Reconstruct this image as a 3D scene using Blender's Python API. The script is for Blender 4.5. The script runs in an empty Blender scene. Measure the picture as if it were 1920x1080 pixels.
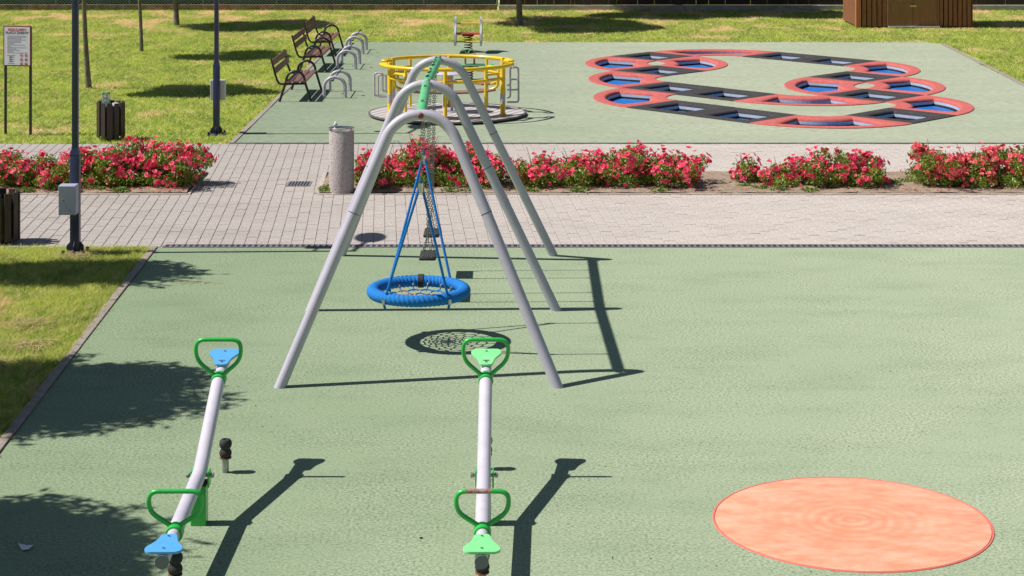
import bpy, bmesh, math, random
import numpy as np
from mathutils import Vector, Matrix, Quaternion
from mathutils.geometry import delaunay_2d_cdt
random.seed(7); rng = np.random.default_rng(11)
PI = math.pi
S = bpy.context.scene
COL = S.collection

# ------------------------------------------------------------ camera, sky, sun, exposure
cam_d = bpy.data.cameras.new('camera'); cam = bpy.data.objects.new('camera', cam_d); COL.objects.link(cam)
cam.location = (0, 0, 4.8); cam.rotation_euler = (PI/2, 0, 0)
cam_d.sensor_width = 36; cam_d.lens = 66.75; cam_d.shift_y = -0.4094
cam_d.clip_start = 0.1; cam_d.clip_end = 1500
S.camera = cam
SUN = Vector((-1.0, -0.035, 1.30)).normalized()          # towards the sun
elev = math.asin(SUN.z)
world = bpy.data.worlds.new('World'); S.world = world; world.use_nodes = True
wn = world.node_tree; wn.nodes.clear()
sky = wn.nodes.new('ShaderNodeTexSky'); sky.sky_type = 'NISHITA'; sky.sun_disc = False
sky.sun_elevation = elev; sky.sun_rotation = math.radians(270); sky.air_density = 1.0; sky.dust_density = 0.6; sky.ozone_density = 1.0
bg = wn.nodes.new('ShaderNodeBackground'); bg.inputs[1].default_value = 0.05
wo = wn.nodes.new('ShaderNodeOutputWorld')
wn.links.new(sky.outputs[0], bg.inputs[0]); wn.links.new(bg.outputs[0], wo.inputs[0])
sl = bpy.data.lights.new('sun', 'SUN'); so = bpy.data.objects.new('sun', sl); COL.objects.link(so)
sl.energy = 5.0; sl.angle = math.radians(0.5); sl.color = (1.0, 0.955, 0.89)
so.rotation_euler = (-SUN).to_track_quat('-Z', 'Y').to_euler(); so.location = (-20, 0, 30)
S.view_settings.view_transform = 'Standard'; S.view_settings.look = 'None'
S.view_settings.exposure = 0.2; S.view_settings.gamma = 1; S.view_settings.use_curve_mapping = False

# ------------------------------------------------------------ materials
MATS = {}
def mat(name, color, rough=0.6, metal=0.0, color2=None, scale=5.0, detail=4.0, lo=0.35, hi=0.65,
        bump=0.0, bscale=60.0, speck=None, sscale=150.0, sthr=0.68, spec=None, dimx=None, stain=None, coord='pos', stretch=None, coat=0.0, trans=0.0, big=None, bigscale=0.3):
    if name in MATS: return MATS[name]
    m = bpy.data.materials.new(name); m.use_nodes = True; MATS[name] = m
    nt = m.node_tree; N = nt.nodes; L = nt.links
    b = N['Principled BSDF']
    b.inputs['Roughness'].default_value = rough; b.inputs['Metallic'].default_value = metal
    if spec is not None: b.inputs['Specular IOR Level'].default_value = spec
    if coat: b.inputs['Coat Weight'].default_value = coat; b.inputs['Coat Roughness'].default_value = 0.15
    if coord == 'pos':
        g = N.new('ShaderNodeNewGeometry'); vec = g.outputs['Position']
    else:
        g = N.new('ShaderNodeTexCoord'); vec = g.outputs['Object']
    if stretch:
        mp = N.new('ShaderNodeMapping'); mp.inputs['Scale'].default_value = stretch
        L.new(vec, mp.inputs['Vector']); vec = mp.outputs[0]
    def noise(sc, det=4.0, ro=0.55):
        n = N.new('ShaderNodeTexNoise'); n.inputs['Scale'].default_value = sc
        n.inputs['Detail'].default_value = det; n.inputs['Roughness'].default_value = ro
        L.new(vec, n.inputs['Vector']); return n
    def ramp(fac, p0, p1):
        r = N.new('ShaderNodeMapRange'); r.inputs['From Min'].default_value = p0; r.inputs['From Max'].default_value = p1
        r.clamp = True; L.new(fac, r.inputs['Value']); return r.outputs[0]
    def mix(f, a, c):
        x = N.new('ShaderNodeMix'); x.data_type = 'RGBA'; L.new(f, x.inputs['Factor'])
        for s, v in ((x.inputs['A'], a), (x.inputs['B'], c)):
            if isinstance(v, tuple): s.default_value = (*v, 1)
            else: L.new(v, s)
        return x.outputs['Result']
    out = None
    if color2:
        out = mix(ramp(noise(scale, detail).outputs['Fac'], lo, hi), tuple(color), tuple(color2))
    if big:
        mm_ = N.new('ShaderNodeMath'); mm_.operation = 'MULTIPLY'; mm_.inputs[1].default_value = 0.6; L.new(ramp(noise(bigscale, 6, 0.62).outputs['Fac'], 0.40, 0.62), mm_.inputs[0])
        out = mix(mm_.outputs[0], out if out else tuple(color), tuple(big))
    if speck:
        out = mix(ramp(noise(sscale, 2).outputs['Fac'], sthr, sthr+0.05), out if out else tuple(color), tuple(speck))
    if stain:      # soft dirty patches, stretched sideways, with denser dark crumbs inside them
        sp_ = N.new('ShaderNodeMapping'); sp_.inputs['Scale'].default_value = (0.5, 1, 1); L.new(vec, sp_.inputs['Vector'])
        n1 = N.new('ShaderNodeTexNoise'); n1.inputs['Scale'].default_value = 1.5; n1.inputs['Detail'].default_value = 8; n1.inputs['Roughness'].default_value = 0.7; L.new(sp_.outputs[0], n1.inputs['Vector'])
        m_a = N.new('ShaderNodeMath'); m_a.operation = 'MULTIPLY'; m_a.inputs[1].default_value = 0.22; L.new(ramp(n1.outputs['Fac'], 0.46, 0.66), m_a.inputs[0])
        out = mix(m_a.outputs[0], out, tuple(stain))
        n2 = ramp(noise(34, 2).outputs['Fac'], 0.60, 0.66); m_b = N.new('ShaderNodeMath'); m_b.operation = 'MULTIPLY'; L.new(n2, m_b.inputs[0]); L.new(ramp(n1.outputs['Fac'], 0.48, 0.60), m_b.inputs[1])
        m_c = N.new('ShaderNodeMath'); m_c.operation = 'MULTIPLY'; m_c.inputs[1].default_value = 0.6; L.new(m_b.outputs[0], m_c.inputs[0])
        out = mix(m_c.outputs[0], out, tuple(v*0.4 for v in stain))
    if dimx:      # vignette-like brightness falloff painted into the colour, darker towards the left
        x0_, x1_, tint = dimx
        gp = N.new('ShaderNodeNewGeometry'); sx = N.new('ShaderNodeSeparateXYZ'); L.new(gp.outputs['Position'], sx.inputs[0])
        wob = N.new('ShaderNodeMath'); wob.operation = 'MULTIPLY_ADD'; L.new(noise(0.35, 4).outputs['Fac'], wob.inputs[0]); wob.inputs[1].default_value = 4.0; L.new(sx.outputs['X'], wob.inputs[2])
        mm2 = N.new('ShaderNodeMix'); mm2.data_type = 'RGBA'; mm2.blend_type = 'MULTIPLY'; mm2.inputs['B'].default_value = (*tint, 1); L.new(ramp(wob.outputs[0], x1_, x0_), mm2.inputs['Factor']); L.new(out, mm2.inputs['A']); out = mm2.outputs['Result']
    if out: L.new(out, b.inputs['Base Color'])
    else: b.inputs['Base Color'].default_value = (*color, 1)
    if bump:
        bp = N.new('ShaderNodeBump'); bp.inputs['Strength'].default_value = bump; bp.inputs['Distance'].default_value = 0.01
        L.new(noise(bscale, 3, 0.6).outputs['Fac'], bp.inputs['Height']); L.new(bp.outputs[0], b.inputs['Normal'])
    if trans:
        t = N.new('ShaderNodeBsdfTranslucent'); ms = N.new('ShaderNodeMixShader'); ms.inputs[0].default_value = trans
        if out: L.new(out, t.inputs[0])
        else: t.inputs[0].default_value = (*color, 1)
        o = [n for n in N if n.type == 'OUTPUT_MATERIAL'][0]
        L.new(b.outputs[0], ms.inputs[1]); L.new(t.outputs[0], ms.inputs[2]); L.new(ms.outputs[0], o.inputs[0])
    return m

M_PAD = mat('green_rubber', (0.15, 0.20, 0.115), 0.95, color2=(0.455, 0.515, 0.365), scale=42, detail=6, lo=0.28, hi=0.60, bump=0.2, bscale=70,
            speck=(0.075, 0.10, 0.06), sscale=30, sthr=0.70, big=(0.35, 0.415, 0.28), bigscale=0.8, spec=0.15, stain=(0.20, 0.27, 0.17), dimx=(-2.0, 7.0, (0.63, 0.70, 0.63)))
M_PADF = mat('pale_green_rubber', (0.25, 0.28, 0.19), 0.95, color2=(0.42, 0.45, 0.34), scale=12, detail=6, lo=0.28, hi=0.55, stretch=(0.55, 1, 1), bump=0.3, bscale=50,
             speck=(0.27, 0.30, 0.21), sscale=30, sthr=0.69, big=(0.33, 0.375, 0.265), bigscale=0.7, spec=0.15, stain=(0.25, 0.29, 0.20), dimx=(-3.5, 6.0, (0.60, 0.69, 0.64)))
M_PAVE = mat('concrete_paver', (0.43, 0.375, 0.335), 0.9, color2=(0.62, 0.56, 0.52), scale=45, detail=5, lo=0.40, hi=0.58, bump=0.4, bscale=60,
             speck=(0.33, 0.28, 0.25), sscale=50, sthr=0.60, big=(0.50, 0.46, 0.425), bigscale=0.9, spec=0.2, stain=(0.30, 0.25, 0.21), dimx=(-2.5, 5.0, (0.78, 0.79, 0.80)))
M_SAND = mat('joint_sand', (0.22, 0.18, 0.145), 0.95, color2=(0.40, 0.33, 0.27), scale=12)
M_SOIL = mat('bed_soil', (0.23, 0.165, 0.115), 0.95, color2=(0.38, 0.29, 0.21), scale=9, detail=6, bump=0.8, bscale=30, speck=(0.09, 0.06, 0.04), sscale=40, sthr=0.6)
M_KERB = mat('kerb_concrete', (0.26, 0.22, 0.20), 0.9, color2=(0.36, 0.30, 0.28), scale=14, bump=0.4, bscale=60)
M_GREY = mat('grey_paint', (0.46, 0.435, 0.53), 0.38, color2=(0.50, 0.47, 0.56), scale=6, spec=0.5, coat=0.15, speck=(0.3, 0.29, 0.29), sscale=26, sthr=0.72)
M_WHITEB = mat('pale_beam_paint', (0.55, 0.52, 0.60), 0.4, color2=(0.63, 0.60, 0.67), scale=5, coat=0.15, speck=(0.45, 0.43, 0.45), sscale=30, sthr=0.71)
M_GREEN = mat('green_paint', (0.02, 0.42, 0.055), 0.35, color2=(0.03, 0.48, 0.075), scale=9, coat=0.25, speck=(0.10, 0.25, 0.08), sscale=40, sthr=0.72)
M_MINT = mat('mint_green_paint', (0.13, 0.56, 0.235), 0.42, color2=(0.10, 0.50, 0.19), scale=7, coat=0.2)
M_YEL = mat('yellow_paint', (0.86, 0.60, 0.01), 0.33, color2=(0.78, 0.50, 0.01), scale=5, coat=0.3, speck=(0.5, 0.33, 0.03), sscale=30, sthr=0.72)
M_DARK = mat('anthracite_paint', (0.026, 0.032, 0.095), 0.4, color2=(0.032, 0.040, 0.11), scale=6, coat=0.1)
M_BLACK = mat('black_rubber', (0.022, 0.021, 0.023), 0.75, color2=(0.035, 0.033, 0.036), scale=30, bump=0.2, bscale=60)
M_BLKT = mat('black_steel', (0.015, 0.015, 0.018), 0.45, coat=0.1)
M_RIMK = mat('charcoal_rim_rubber', (0.045, 0.042, 0.045), 0.9, color2=(0.065, 0.06, 0.062), scale=18, speck=(0.12, 0.11, 0.11), sscale=40, sthr=0.7, bump=0.4, bscale=50, spec=0.2)
M_RIMR = mat('red_rim_rubber', (0.47, 0.105, 0.095), 0.9, color2=(0.55, 0.145, 0.13), scale=12, bump=0.3, bscale=60, speck=(0.45, 0.09, 0.08), sscale=50, sthr=0.68, spec=0.2)
M_WALL = mat('pit_wall_sheet', (0.40, 0.46, 0.56), 0.6, color2=(0.48, 0.52, 0.60), scale=8)
M_PIT = mat('pit_bottom', (0.02, 0.02, 0.022), 0.9)
M_STEEL = mat('galvanised_steel', (0.42, 0.42, 0.41), 0.4, 0.85, color2=(0.30, 0.29, 0.28), scale=20)
M_CHAIN = mat('worn_chain_steel', (0.20, 0.19, 0.17), 0.45, 0.7, color2=(0.32, 0.30, 0.27), scale=30)
M_STAIN = mat('stainless', (0.62, 0.63, 0.65), 0.22, 0.95, color2=(0.5, 0.5, 0.5), scale=12)
M_RUST = mat('rusty_steel', (0.30, 0.10, 0.05), 0.7, 0.2, color2=(0.16, 0.07, 0.05), scale=30)
M_BLUEROPE = mat('blue_rope', (0.0, 0.155, 0.50), 0.85, color2=(0.004, 0.20, 0.60), scale=60, bump=0.5, bscale=150)
M_ORROPE = mat('faded_orange_rope', (0.62, 0.24, 0.13), 0.8, color2=(0.5, 0.3, 0.2), scale=30)
M_TEAL = mat('teal_rope', (0.01, 0.16, 0.30), 0.8)
M_SKYB = mat('sky_blue_plastic', (0.09, 0.37, 0.74), 0.4, color2=(0.11, 0.40, 0.76), scale=10, coat=0.1)
M_LGREEN = mat('light_green_plastic', (0.22, 0.72, 0.28), 0.4, color2=(0.26, 0.74, 0.31), scale=10, coat=0.1)
M_WOOD = mat('brown_bench_wood', (0.16, 0.065, 0.045), 0.5, color2=(0.24, 0.10, 0.07), scale=5, stretch=(6, 1, 6), coat=0.1)
M_BINW = mat('dark_stained_slat', (0.040, 0.026, 0.022), 0.6, color2=(0.065, 0.043, 0.034), scale=4, stretch=(8, 8, 1), speck=(0.2, 0.15, 0.12), sscale=14, sthr=0.72)
M_CONC = mat('exposed_aggregate', (0.36, 0.31, 0.30), 0.95, color2=(0.54, 0.49, 0.48), scale=70, detail=4, bump=0.9, bscale=55, speck=(0.19, 0.15, 0.14), sscale=60, sthr=0.6)
M_BOX = mat('grey_cabinet_paint', (0.37, 0.37, 0.52), 0.5, color2=(0.40, 0.40, 0.55), scale=5)
M_BOXW = mat('white_cabinet_paint', (0.62, 0.60, 0.60), 0.5)
M_RED = mat('red_plastic', (0.60, 0.015, 0.045), 0.4, coat=0.2)
M_PINK = mat('pink_red_plastic', (0.72, 0.16, 0.17), 0.5)
M_BLUEP = mat('blue_panel', (0.03, 0.16, 0.30), 0.5)
M_PANEL = mat('grey_panel', (0.45, 0.46, 0.52), 0.45)
M_SHED = mat('shed_timber', (0.20, 0.075, 0.036), 0.7, color2=(0.30, 0.12, 0.058), scale=3.0, stretch=(9, 9, 0.8), bump=0.3, bscale=20)
M_SHEDD = mat('shed_door_board', (0.23, 0.105, 0.045), 0.65, color2=(0.30, 0.14, 0.058), scale=4.0, stretch=(9, 9, 0.6))
M_POST = mat('orange_brown_post', (0.50, 0.17, 0.065), 0.6, color2=(0.42, 0.14, 0.055), scale=4, stretch=(5, 5, 0.7))
M_PLINTH = mat('mossy_plinth', (0.16, 0.11, 0.075), 0.95, color2=(0.28, 0.22, 0.15), scale=6, bump=0.6, bscale=20, speck=(0.16, 0.18, 0.04), sscale=9, sthr=0.6)
M_PLINTHW = mat('pale_plinth', (0.30, 0.29, 0.28), 0.95, color2=(0.42, 0.41, 0.39), scale=6, bump=0.4, bscale=20)
M_TARP = mat('dark_windbreak', (0.015, 0.045, 0.05), 0.7, color2=(0.03, 0.075, 0.075), scale=2.2)
M_WIRE = mat('green_wire', (0.22, 0.30, 0.28), 0.5, 0.3)
M_FPLANK = mat('black_brown_plank', (0.022, 0.014, 0.013), 0.7, color2=(0.040, 0.022, 0.018), scale=2, stretch=(6, 6, 1))
M_BARK = mat('bark', (0.13, 0.105, 0.085), 0.95, color2=(0.24, 0.20, 0.16), scale=7, stretch=(3, 3, 0.9), bump=0.9, bscale=14)
M_LEAF = mat('tree_leaf', (0.045, 0.085, 0.018), 0.6, color2=(0.075, 0.12, 0.03), scale=3, trans=0.2)
M_NEEDLE = mat('needle_leaf', (0.035, 0.07, 0.022), 0.6, color2=(0.06, 0.10, 0.03), scale=3, trans=0.1)
M_RLEAF = mat('rose_leaf', (0.14, 0.26, 0.025), 0.45, color2=(0.44, 0.50, 0.08), scale=5.5, detail=5, lo=0.4, hi=0.68, trans=0.3, speck=(0.38, 0.14, 0.05), sscale=11, sthr=0.66)
M_RLEAFD = mat('dark_rose_leaf', (0.11, 0.21, 0.022), 0.4, color2=(0.32, 0.40, 0.06), scale=7, detail=5, trans=0.25)
M_ROSE = mat('rose_petal', (0.88, 0.03, 0.13), 0.5, color2=(0.92, 0.22, 0.31), scale=14, detail=4, lo=0.45, hi=0.62, trans=0.3, speck=(0.85, 0.42, 0.42), sscale=17, sthr=0.64)
M_ROSES = mat('salmon_rose_petal', (0.78, 0.03, 0.10), 0.5, color2=(0.82, 0.20, 0.19), scale=12, detail=4, lo=0.4, hi=0.55, trans=0.3, speck=(0.85, 0.45, 0.36), sscale=17, sthr=0.62)
M_STEM = mat('rose_stem', (0.09, 0.09, 0.03), 0.6)
M_WEED = mat('weed_green', (0.14, 0.24, 0.03), 0.6, color2=(0.22, 0.28, 0.06), scale=8, trans=0.2)
M_STRAW = mat('dry_straw', (0.45, 0.33, 0.16), 0.8, color2=(0.33, 0.24, 0.12), scale=20)
M_DRAIN = mat('drain_grate', (0.24, 0.22, 0.25), 0.7, 0.1, color2=(0.16, 0.14, 0.17), scale=8)
M_PAPER = mat('paper', (0.72, 0.68, 0.76), 0.8)
M_SIGNW = mat('sign_white', (0.80, 0.80, 0.90), 0.35)
M_SIGNR = mat('sign_frame_red', (0.22, 0.035, 0.035), 0.5)
M_INKR = mat('ink_red', (0.55, 0.02, 0.05), 0.5)
M_INKK = mat('ink_black', (0.03, 0.03, 0.05), 0.5)
M_INKG = mat('ink_grey', (0.22, 0.22, 0.32), 0.5)

def grass_mat(name, blade):
    m = bpy.data.materials.new(name); m.use_nodes = True; nt = m.node_tree; N = nt.nodes; L = nt.links
    b = N['Principled BSDF']; b.inputs['Roughness'].default_value = 0.8; b.inputs['Specular IOR Level'].default_value = 0.15
    g = N.new('ShaderNodeNewGeometry')
    mp = N.new('ShaderNodeMapping'); mp.inputs['Scale'].default_value = (1, 0.55, 0.2); L.new(g.outputs['Position'], mp.inputs['Vector'])
    def noise(sc, det=4):
        n = N.new('ShaderNodeTexNoise'); n.inputs['Scale'].default_value = sc; n.inputs['Detail'].default_value = det
        n.inputs['Roughness'].default_value = 0.65; L.new(mp.outputs[0], n.inputs['Vector']); return n.outputs['Fac']
    def mr(v, a, c):
        r = N.new('ShaderNodeMapRange'); r.inputs['From Min'].default_value = a; r.inputs['From Max'].default_value = c; L.new(v, r.inputs['Value']); return r.outputs[0]
    def mix(f, a, c):
        x = N.new('ShaderNodeMix'); x.data_type = 'RGBA'; L.new(f, x.inputs['Factor'])
        for s, v in ((x.inputs['A'], a), (x.inputs['B'], c)):
            if isinstance(v, tuple): s.default_value = (*v, 1)
            else: L.new(v, s)
        return x.outputs['Result']
    k = 1.0 if blade else 0.75
    c = mix(mr(noise(1.1), 0.38, 0.62), tuple(k*v for v in (0.15, 0.30, 0.02)), tuple(k*v for v in (0.42, 0.58, 0.05)))
    c = mix(mr(noise(7, 6), 0.44, 0.62), c, tuple(k*v for v in (0.62, 0.65, 0.18)))
    # dry patches: near the back fence and in blotches
    sp = N.new('ShaderNodeSeparateXYZ'); L.new(g.outputs['Position'], sp.inputs[0])
    far = mr(sp.outputs['Y'], 50, 60)
    ad = N.new('ShaderNodeMath'); ad.operation = 'MULTIPLY_ADD'; L.new(far, ad.inputs[0]); ad.inputs[1].default_value = 0.10
    L.new(noise(0.75, 6), ad.inputs[2])
    c = mix(mr(ad.outputs[0], 0.57, 0.69), c, tuple(k*v for v in (0.85, 0.66, 0.36)))
    if blade:
        oi = N.new('ShaderNodeAttribute'); oi.attribute_name = 'dry'
        c = mix(oi.outputs['Fac'], c, (0.70, 0.58, 0.27))
        t = N.new('ShaderNodeBsdfTranslucent'); L.new(c, t.inputs[0]); ms = N.new('ShaderNodeMixShader'); ms.inputs[0].default_value = 0.35
        o = [n for n in N if n.type == 'OUTPUT_MATERIAL'][0]
        L.new(b.outputs[0], ms.inputs[1]); L.new(t.outputs[0], ms.inputs[2]); L.new(ms.outputs[0], o.inputs[0])
    L.new(c, b.inputs['Base Color'])
    if not blade:
        bp = N.new('ShaderNodeBump'); bp.inputs['Strength'].default_value = 1.0; bp.inputs['Distance'].default_value = 0.05
        L.new(noise(16, 6), bp.inputs['Height']); L.new(bp.outputs[0], b.inputs['Normal'])
    return m
M_LAWN = grass_mat('lawn_ground', False); M_BLADE = grass_mat('grass_blade', True)

# ------------------------------------------------------------ helpers
def link_mesh(name, me, parent=None, loc=None, rot=None):
    o = bpy.data.objects.new(name, me); COL.objects.link(o)
    if parent is not None: o.parent = parent
    if loc is not None: o.location = loc
    if rot is not None: o.rotation_euler = rot
    return o
def build(name, bm, m, parent=None, loc=None, rot=None, smooth=False):
    me = bpy.data.meshes.new(name); bmesh.ops.recalc_face_normals(bm, faces=bm.faces)
    bm.to_mesh(me); bm.free()
    me.materials.append(m)
    if smooth:
        me.polygons.foreach_set('use_smooth', [True]*len(me.polygons))
        try: me.set_sharp_from_angle(angle=math.radians(38))
        except Exception: pass
    return link_mesh(name, me, parent, loc, rot)
def tag(o, label, cat, group=None, kind=None):
    o['label'] = label; o['category'] = cat
    if group: o['group'] = group
    if kind: o['kind'] = kind
    return o
def thing(name, label, cat, loc, rz=0.0, group=None):
    o = bpy.data.objects.new(name, None); COL.objects.link(o); o.empty_display_size = 0.2
    o.location = loc; o.rotation_euler = (0, 0, rz)
    return tag(o, label, cat, group)
def struct(o, label=None):
    o['kind'] = 'structure'
    if label: o['label'] = label
    return o
def copy_tree(root, loc, rz, label, group=None):
    r = root.copy(); COL.objects.link(r); r.location = loc; r.rotation_euler = (0, 0, rz); r['label'] = label
    def rec(a, b):
        for ch in list(a.children):
            c = ch.copy(); COL.objects.link(c); c.parent = b; rec(ch, c)
    rec(root, r); return r
def box(bm, c, d, rz=0.0, bev=0.0, rot=None):
    M = Matrix.Translation(Vector(c)) @ (rot if rot is not None else Matrix.Rotation(rz, 4, 'Z')) @ Matrix.Diagonal((d[0], d[1], d[2], 1))
    r = bmesh.ops.create_cube(bm, size=1.0, matrix=M)
    if bev:
        es = {e for v in r['verts'] for e in v.link_edges}
        bmesh.ops.bevel(bm, geom=list(es), offset=bev, segments=2, affect='EDGES', profile=0.5)
def tube(bm, pts, r, seg=10, closed=False, caps=True):
    pts = [Vector(p) for p in pts]; n = len(pts)
    rad = r if isinstance(r, (list, tuple)) else [r]*n
    def tan(i):
        if closed: return (pts[(i+1) % n]-pts[i-1]).normalized()
        if i == 0: return (pts[1]-pts[0]).normalized()
        if i == n-1: return (pts[-1]-pts[-2]).normalized()
        return ((pts[i+1]-pts[i]).normalized()+(pts[i]-pts[i-1]).normalized()).normalized()
    t = tan(0); u = t.orthogonal().normalized(); rings = []
    for i in range(n):
        t2 = tan(i); q = t.rotation_difference(t2); u = q @ u; u = (u-t2*u.dot(t2)).normalized(); t = t2; v = t.cross(u)
        rings.append([bm.verts.new(pts[i]+(u*math.cos(2*PI*k/seg)+v*math.sin(2*PI*k/seg))*rad[i]) for k in range(seg)])
    m = n if closed else n-1
    for i in range(m):
        a, b = rings[i], rings[(i+1) % n]; off = 0
        if closed and i == n-1:
            off = min(range(seg), key=lambda s: (a[0].co-b[s].co).length)
        for k in range(seg):
            try: bm.faces.new((a[k], a[(k+1) % seg], b[(k+1+off) % seg], b[(k+off) % seg]))
            except ValueError: pass
    if caps and not closed:
        bm.faces.new(rings[0][::-1]); bm.faces.new(rings[-1])
def cyl(bm, a, b, r, seg=16): tube(bm, [a, b], r, seg)
def lathe(bm, prof, seg=24, c=(0, 0, 0)):
    rings = []
    for (r, z) in prof:
        if r < 1e-5: rings.append([bm.verts.new((c[0], c[1], c[2]+z))])
        else: rings.append([bm.verts.new((c[0]+r*math.cos(2*PI*k/seg), c[1]+r*math.sin(2*PI*k/seg), c[2]+z)) for k in range(seg)])
    for a, b in zip(rings, rings[1:]):
        for k in range(seg):
            k2 = (k+1) % seg
            if len(a) == 1 and len(b) == 1: continue
            if len(a) == 1: bm.faces.new((a[0], b[k], b[k2]))
            elif len(b) == 1: bm.faces.new((a[k], a[k2], b[0]))
            else: bm.faces.new((a[k], a[k2], b[k2], b[k]))
def prism(bm, poly, z0, z1, M=None):
    a = [bm.verts.new((p[0], p[1], z0)) for p in poly]; b = [bm.verts.new((p[0], p[1], z1)) for p in poly]
    n = len(poly); bm.faces.new(a[::-1]); bm.faces.new(b)
    for i in range(n): bm.faces.new((a[i], a[(i+1) % n], b[(i+1) % n], b[i]))
    if M is not None: bmesh.ops.transform(bm, matrix=M, verts=a+b)
def rounded(pts, rad, n=5, closed=False):
    """round the corners of a polyline"""
    P = [Vector(p) for p in pts]; out = []; m = len(P)
    for i, p in enumerate(P):
        if not closed and i in (0, m-1): out.append(p); continue
        a = P[i-1]; b = P[(i+1) % m]; da = (a-p); db = (b-p)
        r = min(rad, da.length*0.49, db.length*0.49)
        s = p+da.normalized()*r; e = p+db.normalized()*r
        for k in range(n+1):
            t = k/n; out.append(s*(1-t)**2+p*2*t*(1-t)+e*t*t)
    return out
def NB():
    return bmesh.new()
def np_mesh(name, verts, faces_n, m, parent=None, attr=None):
    """verts (N,k,3): N separate polygons of k corners"""
    N, k, _ = verts.shape
    me = bpy.data.meshes.new(name)
    me.vertices.add(N*k); me.vertices.foreach_set('co', verts.astype(np.float32).ravel())
    me.loops.add(N*k); me.loops.foreach_set('vertex_index', np.arange(N*k, dtype=np.int32))
    me.polygons.add(N); me.polygons.foreach_set('loop_start', np.arange(0, N*k, k, dtype=np.int32))
    try: me.polygons.foreach_set('loop_total', np.full(N, k, dtype=np.int32))
    except Exception: pass
    if attr is not None:
        a = me.attributes.new('dry', 'FLOAT', 'POINT'); a.data.foreach_set('value', np.repeat(attr, k).astype(np.float32))
    me.update(calc_edges=True); me.validate()
    me.materials.append(m)
    return link_mesh(name, me, parent)

# ------------------------------------------------------------ trampolines: plan
HX, HY = 1.085, 1.16
SQ = {1: (3.58, 48.48), 2: (3.52, 45.02), 3: (3.49, 41.50), 4: (4.565, 40.32), 5: (3.40, 38.10), 6: (4.475, 36.92),
      7: (6.97, 48.45), 8: (8.055, 47.27), 9: (7.90, 43.70), 10: (7.66, 40.14), 11: (7.55, 36.86)}
def cor(i, c):
    x, y = SQ[i]
    return Vector({'L': (x-HX, y), 'R': (x+HX, y), 'T': (x, y+HY), 'B': (x, y-HY)}[c])
def sector(P1, Q1, P2, Q2, n=10):
    # intersection of the lines P1Q1 and P2Q2
    d1 = P1-Q1; d2 = P2-Q2; w = P2-P1
    den = d1.x*d2.y-d1.y*d2.x; t = (w.x*d2.y-w.y*d2.x)/den; C = P1+d1*t
    inner = [C+(P1-C)*math.cos(a)+(P2-C)*math.sin(a) for a in [PI/2*k/n for k in range(n+1)]]
    outer = [C+(Q1-C)*math.cos(a)+(Q2-C)*math.sin(a) for a in [PI/2*k/(n+4) for k in range(n+5)]]
    return C, outer, inner
RED = [(1, 'B', 'L', 2, 'T', 'L', 'farthest of the three red rounded trampolines stacked along the left end'),
       (1, 'B', 'R', 2, 'T', 'R', 'red rounded trampoline bulging right of the left small green dot'),
       (2, 'B', 'L', 3, 'T', 'L', 'middle one of the three red rounded trampolines stacked along the left end'),
       (3, 'B', 'L', 5, 'T', 'L', 'nearest of the three red rounded trampolines stacked along the left end'),
       (1, 'R', 'T', 7, 'L', 'T', 'farthest long red curved trampoline, close to the back lawn'),
       (8, 'B', 'R', 9, 'T', 'R', 'farthest of the three red rounded trampolines bulging out on the right end'),
       (9, 'B', 'L', 10, 'T', 'L', 'red rounded trampoline pointing left into the middle of the trampoline loop'),
       (9, 'B', 'R', 10, 'T', 'R', 'middle of the three red rounded trampolines bulging out on the right end'),
       (10, 'B', 'R', 11, 'T', 'R', 'nearest and rightmost red rounded trampoline of the whole loop'),
       (4, 'R', 'B', 10, 'L', 'B', 'long red bow shaped trampoline across the middle, between two black ones'),
       (6, 'R', 'B', 11, 'L', 'B', 'long red bow shaped trampoline at the near edge of the loop')]
BLKL = {1: 'black square trampoline touching the farthest long red one at the left',
        2: 'black square trampoline just in front of the left small green dot',
        3: 'left one of two joined black square trampolines in the middle row',
        4: 'right one of two joined black square trampolines in the middle row',
        5: 'left one of two joined black square trampolines in the nearest row',
        6: 'right one of two joined black square trampolines in the nearest row',
        7: 'left one of two joined black square trampolines in the farthest row',
        8: 'right one of two joined black square trampolines in the farthest row',
        9: 'black square trampoline behind the right small green dot',
        10: 'black square trampoline just in front of the right small green dot',
        11: 'nearest black square trampoline on the right, beside the rightmost red one'}
def inset(poly, d):
    """inward offset of a CCW polygon"""
    n = len(poly); out = []
    for i in range(n):
        a, p, b = poly[i-1], poly[i], poly[(i+1) % n]
        e1 = (p-a).normalized(); e2 = (b-p).normalized()
        n1 = Vector((-e1.y, e1.x)); n2 = Vector((-e2.y, e2.x))
        s = (n1+n2); s = s/max(0.35, s.length)
        k = max(0.45, s.dot(n1)); out.append(p+s*(d/k))
    return out
def ccw(poly):
    A = sum(poly[i-1].x*poly[i].y-poly[i].x*poly[i-1].y for i in range(len(poly)))
    return poly if A > 0 else poly[::-1]
UNITS = []
for i in SQ:
    o = [cor(i, c) for c in 'LBRT']
    h = [Vector(SQ[i])+(p-Vector(SQ[i]))*0.62 for p in o]
    # subdivide sides so rim grids match
    def sub(pl, n=4): return [pl[k].lerp(pl[(k+1) % 4], t/n) for k in range(4) for t in range(n)]
    UNITS.append((sub(o), sub(h), M_RIMK, BLKL[i], 'black trampolines', 0.05))
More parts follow.
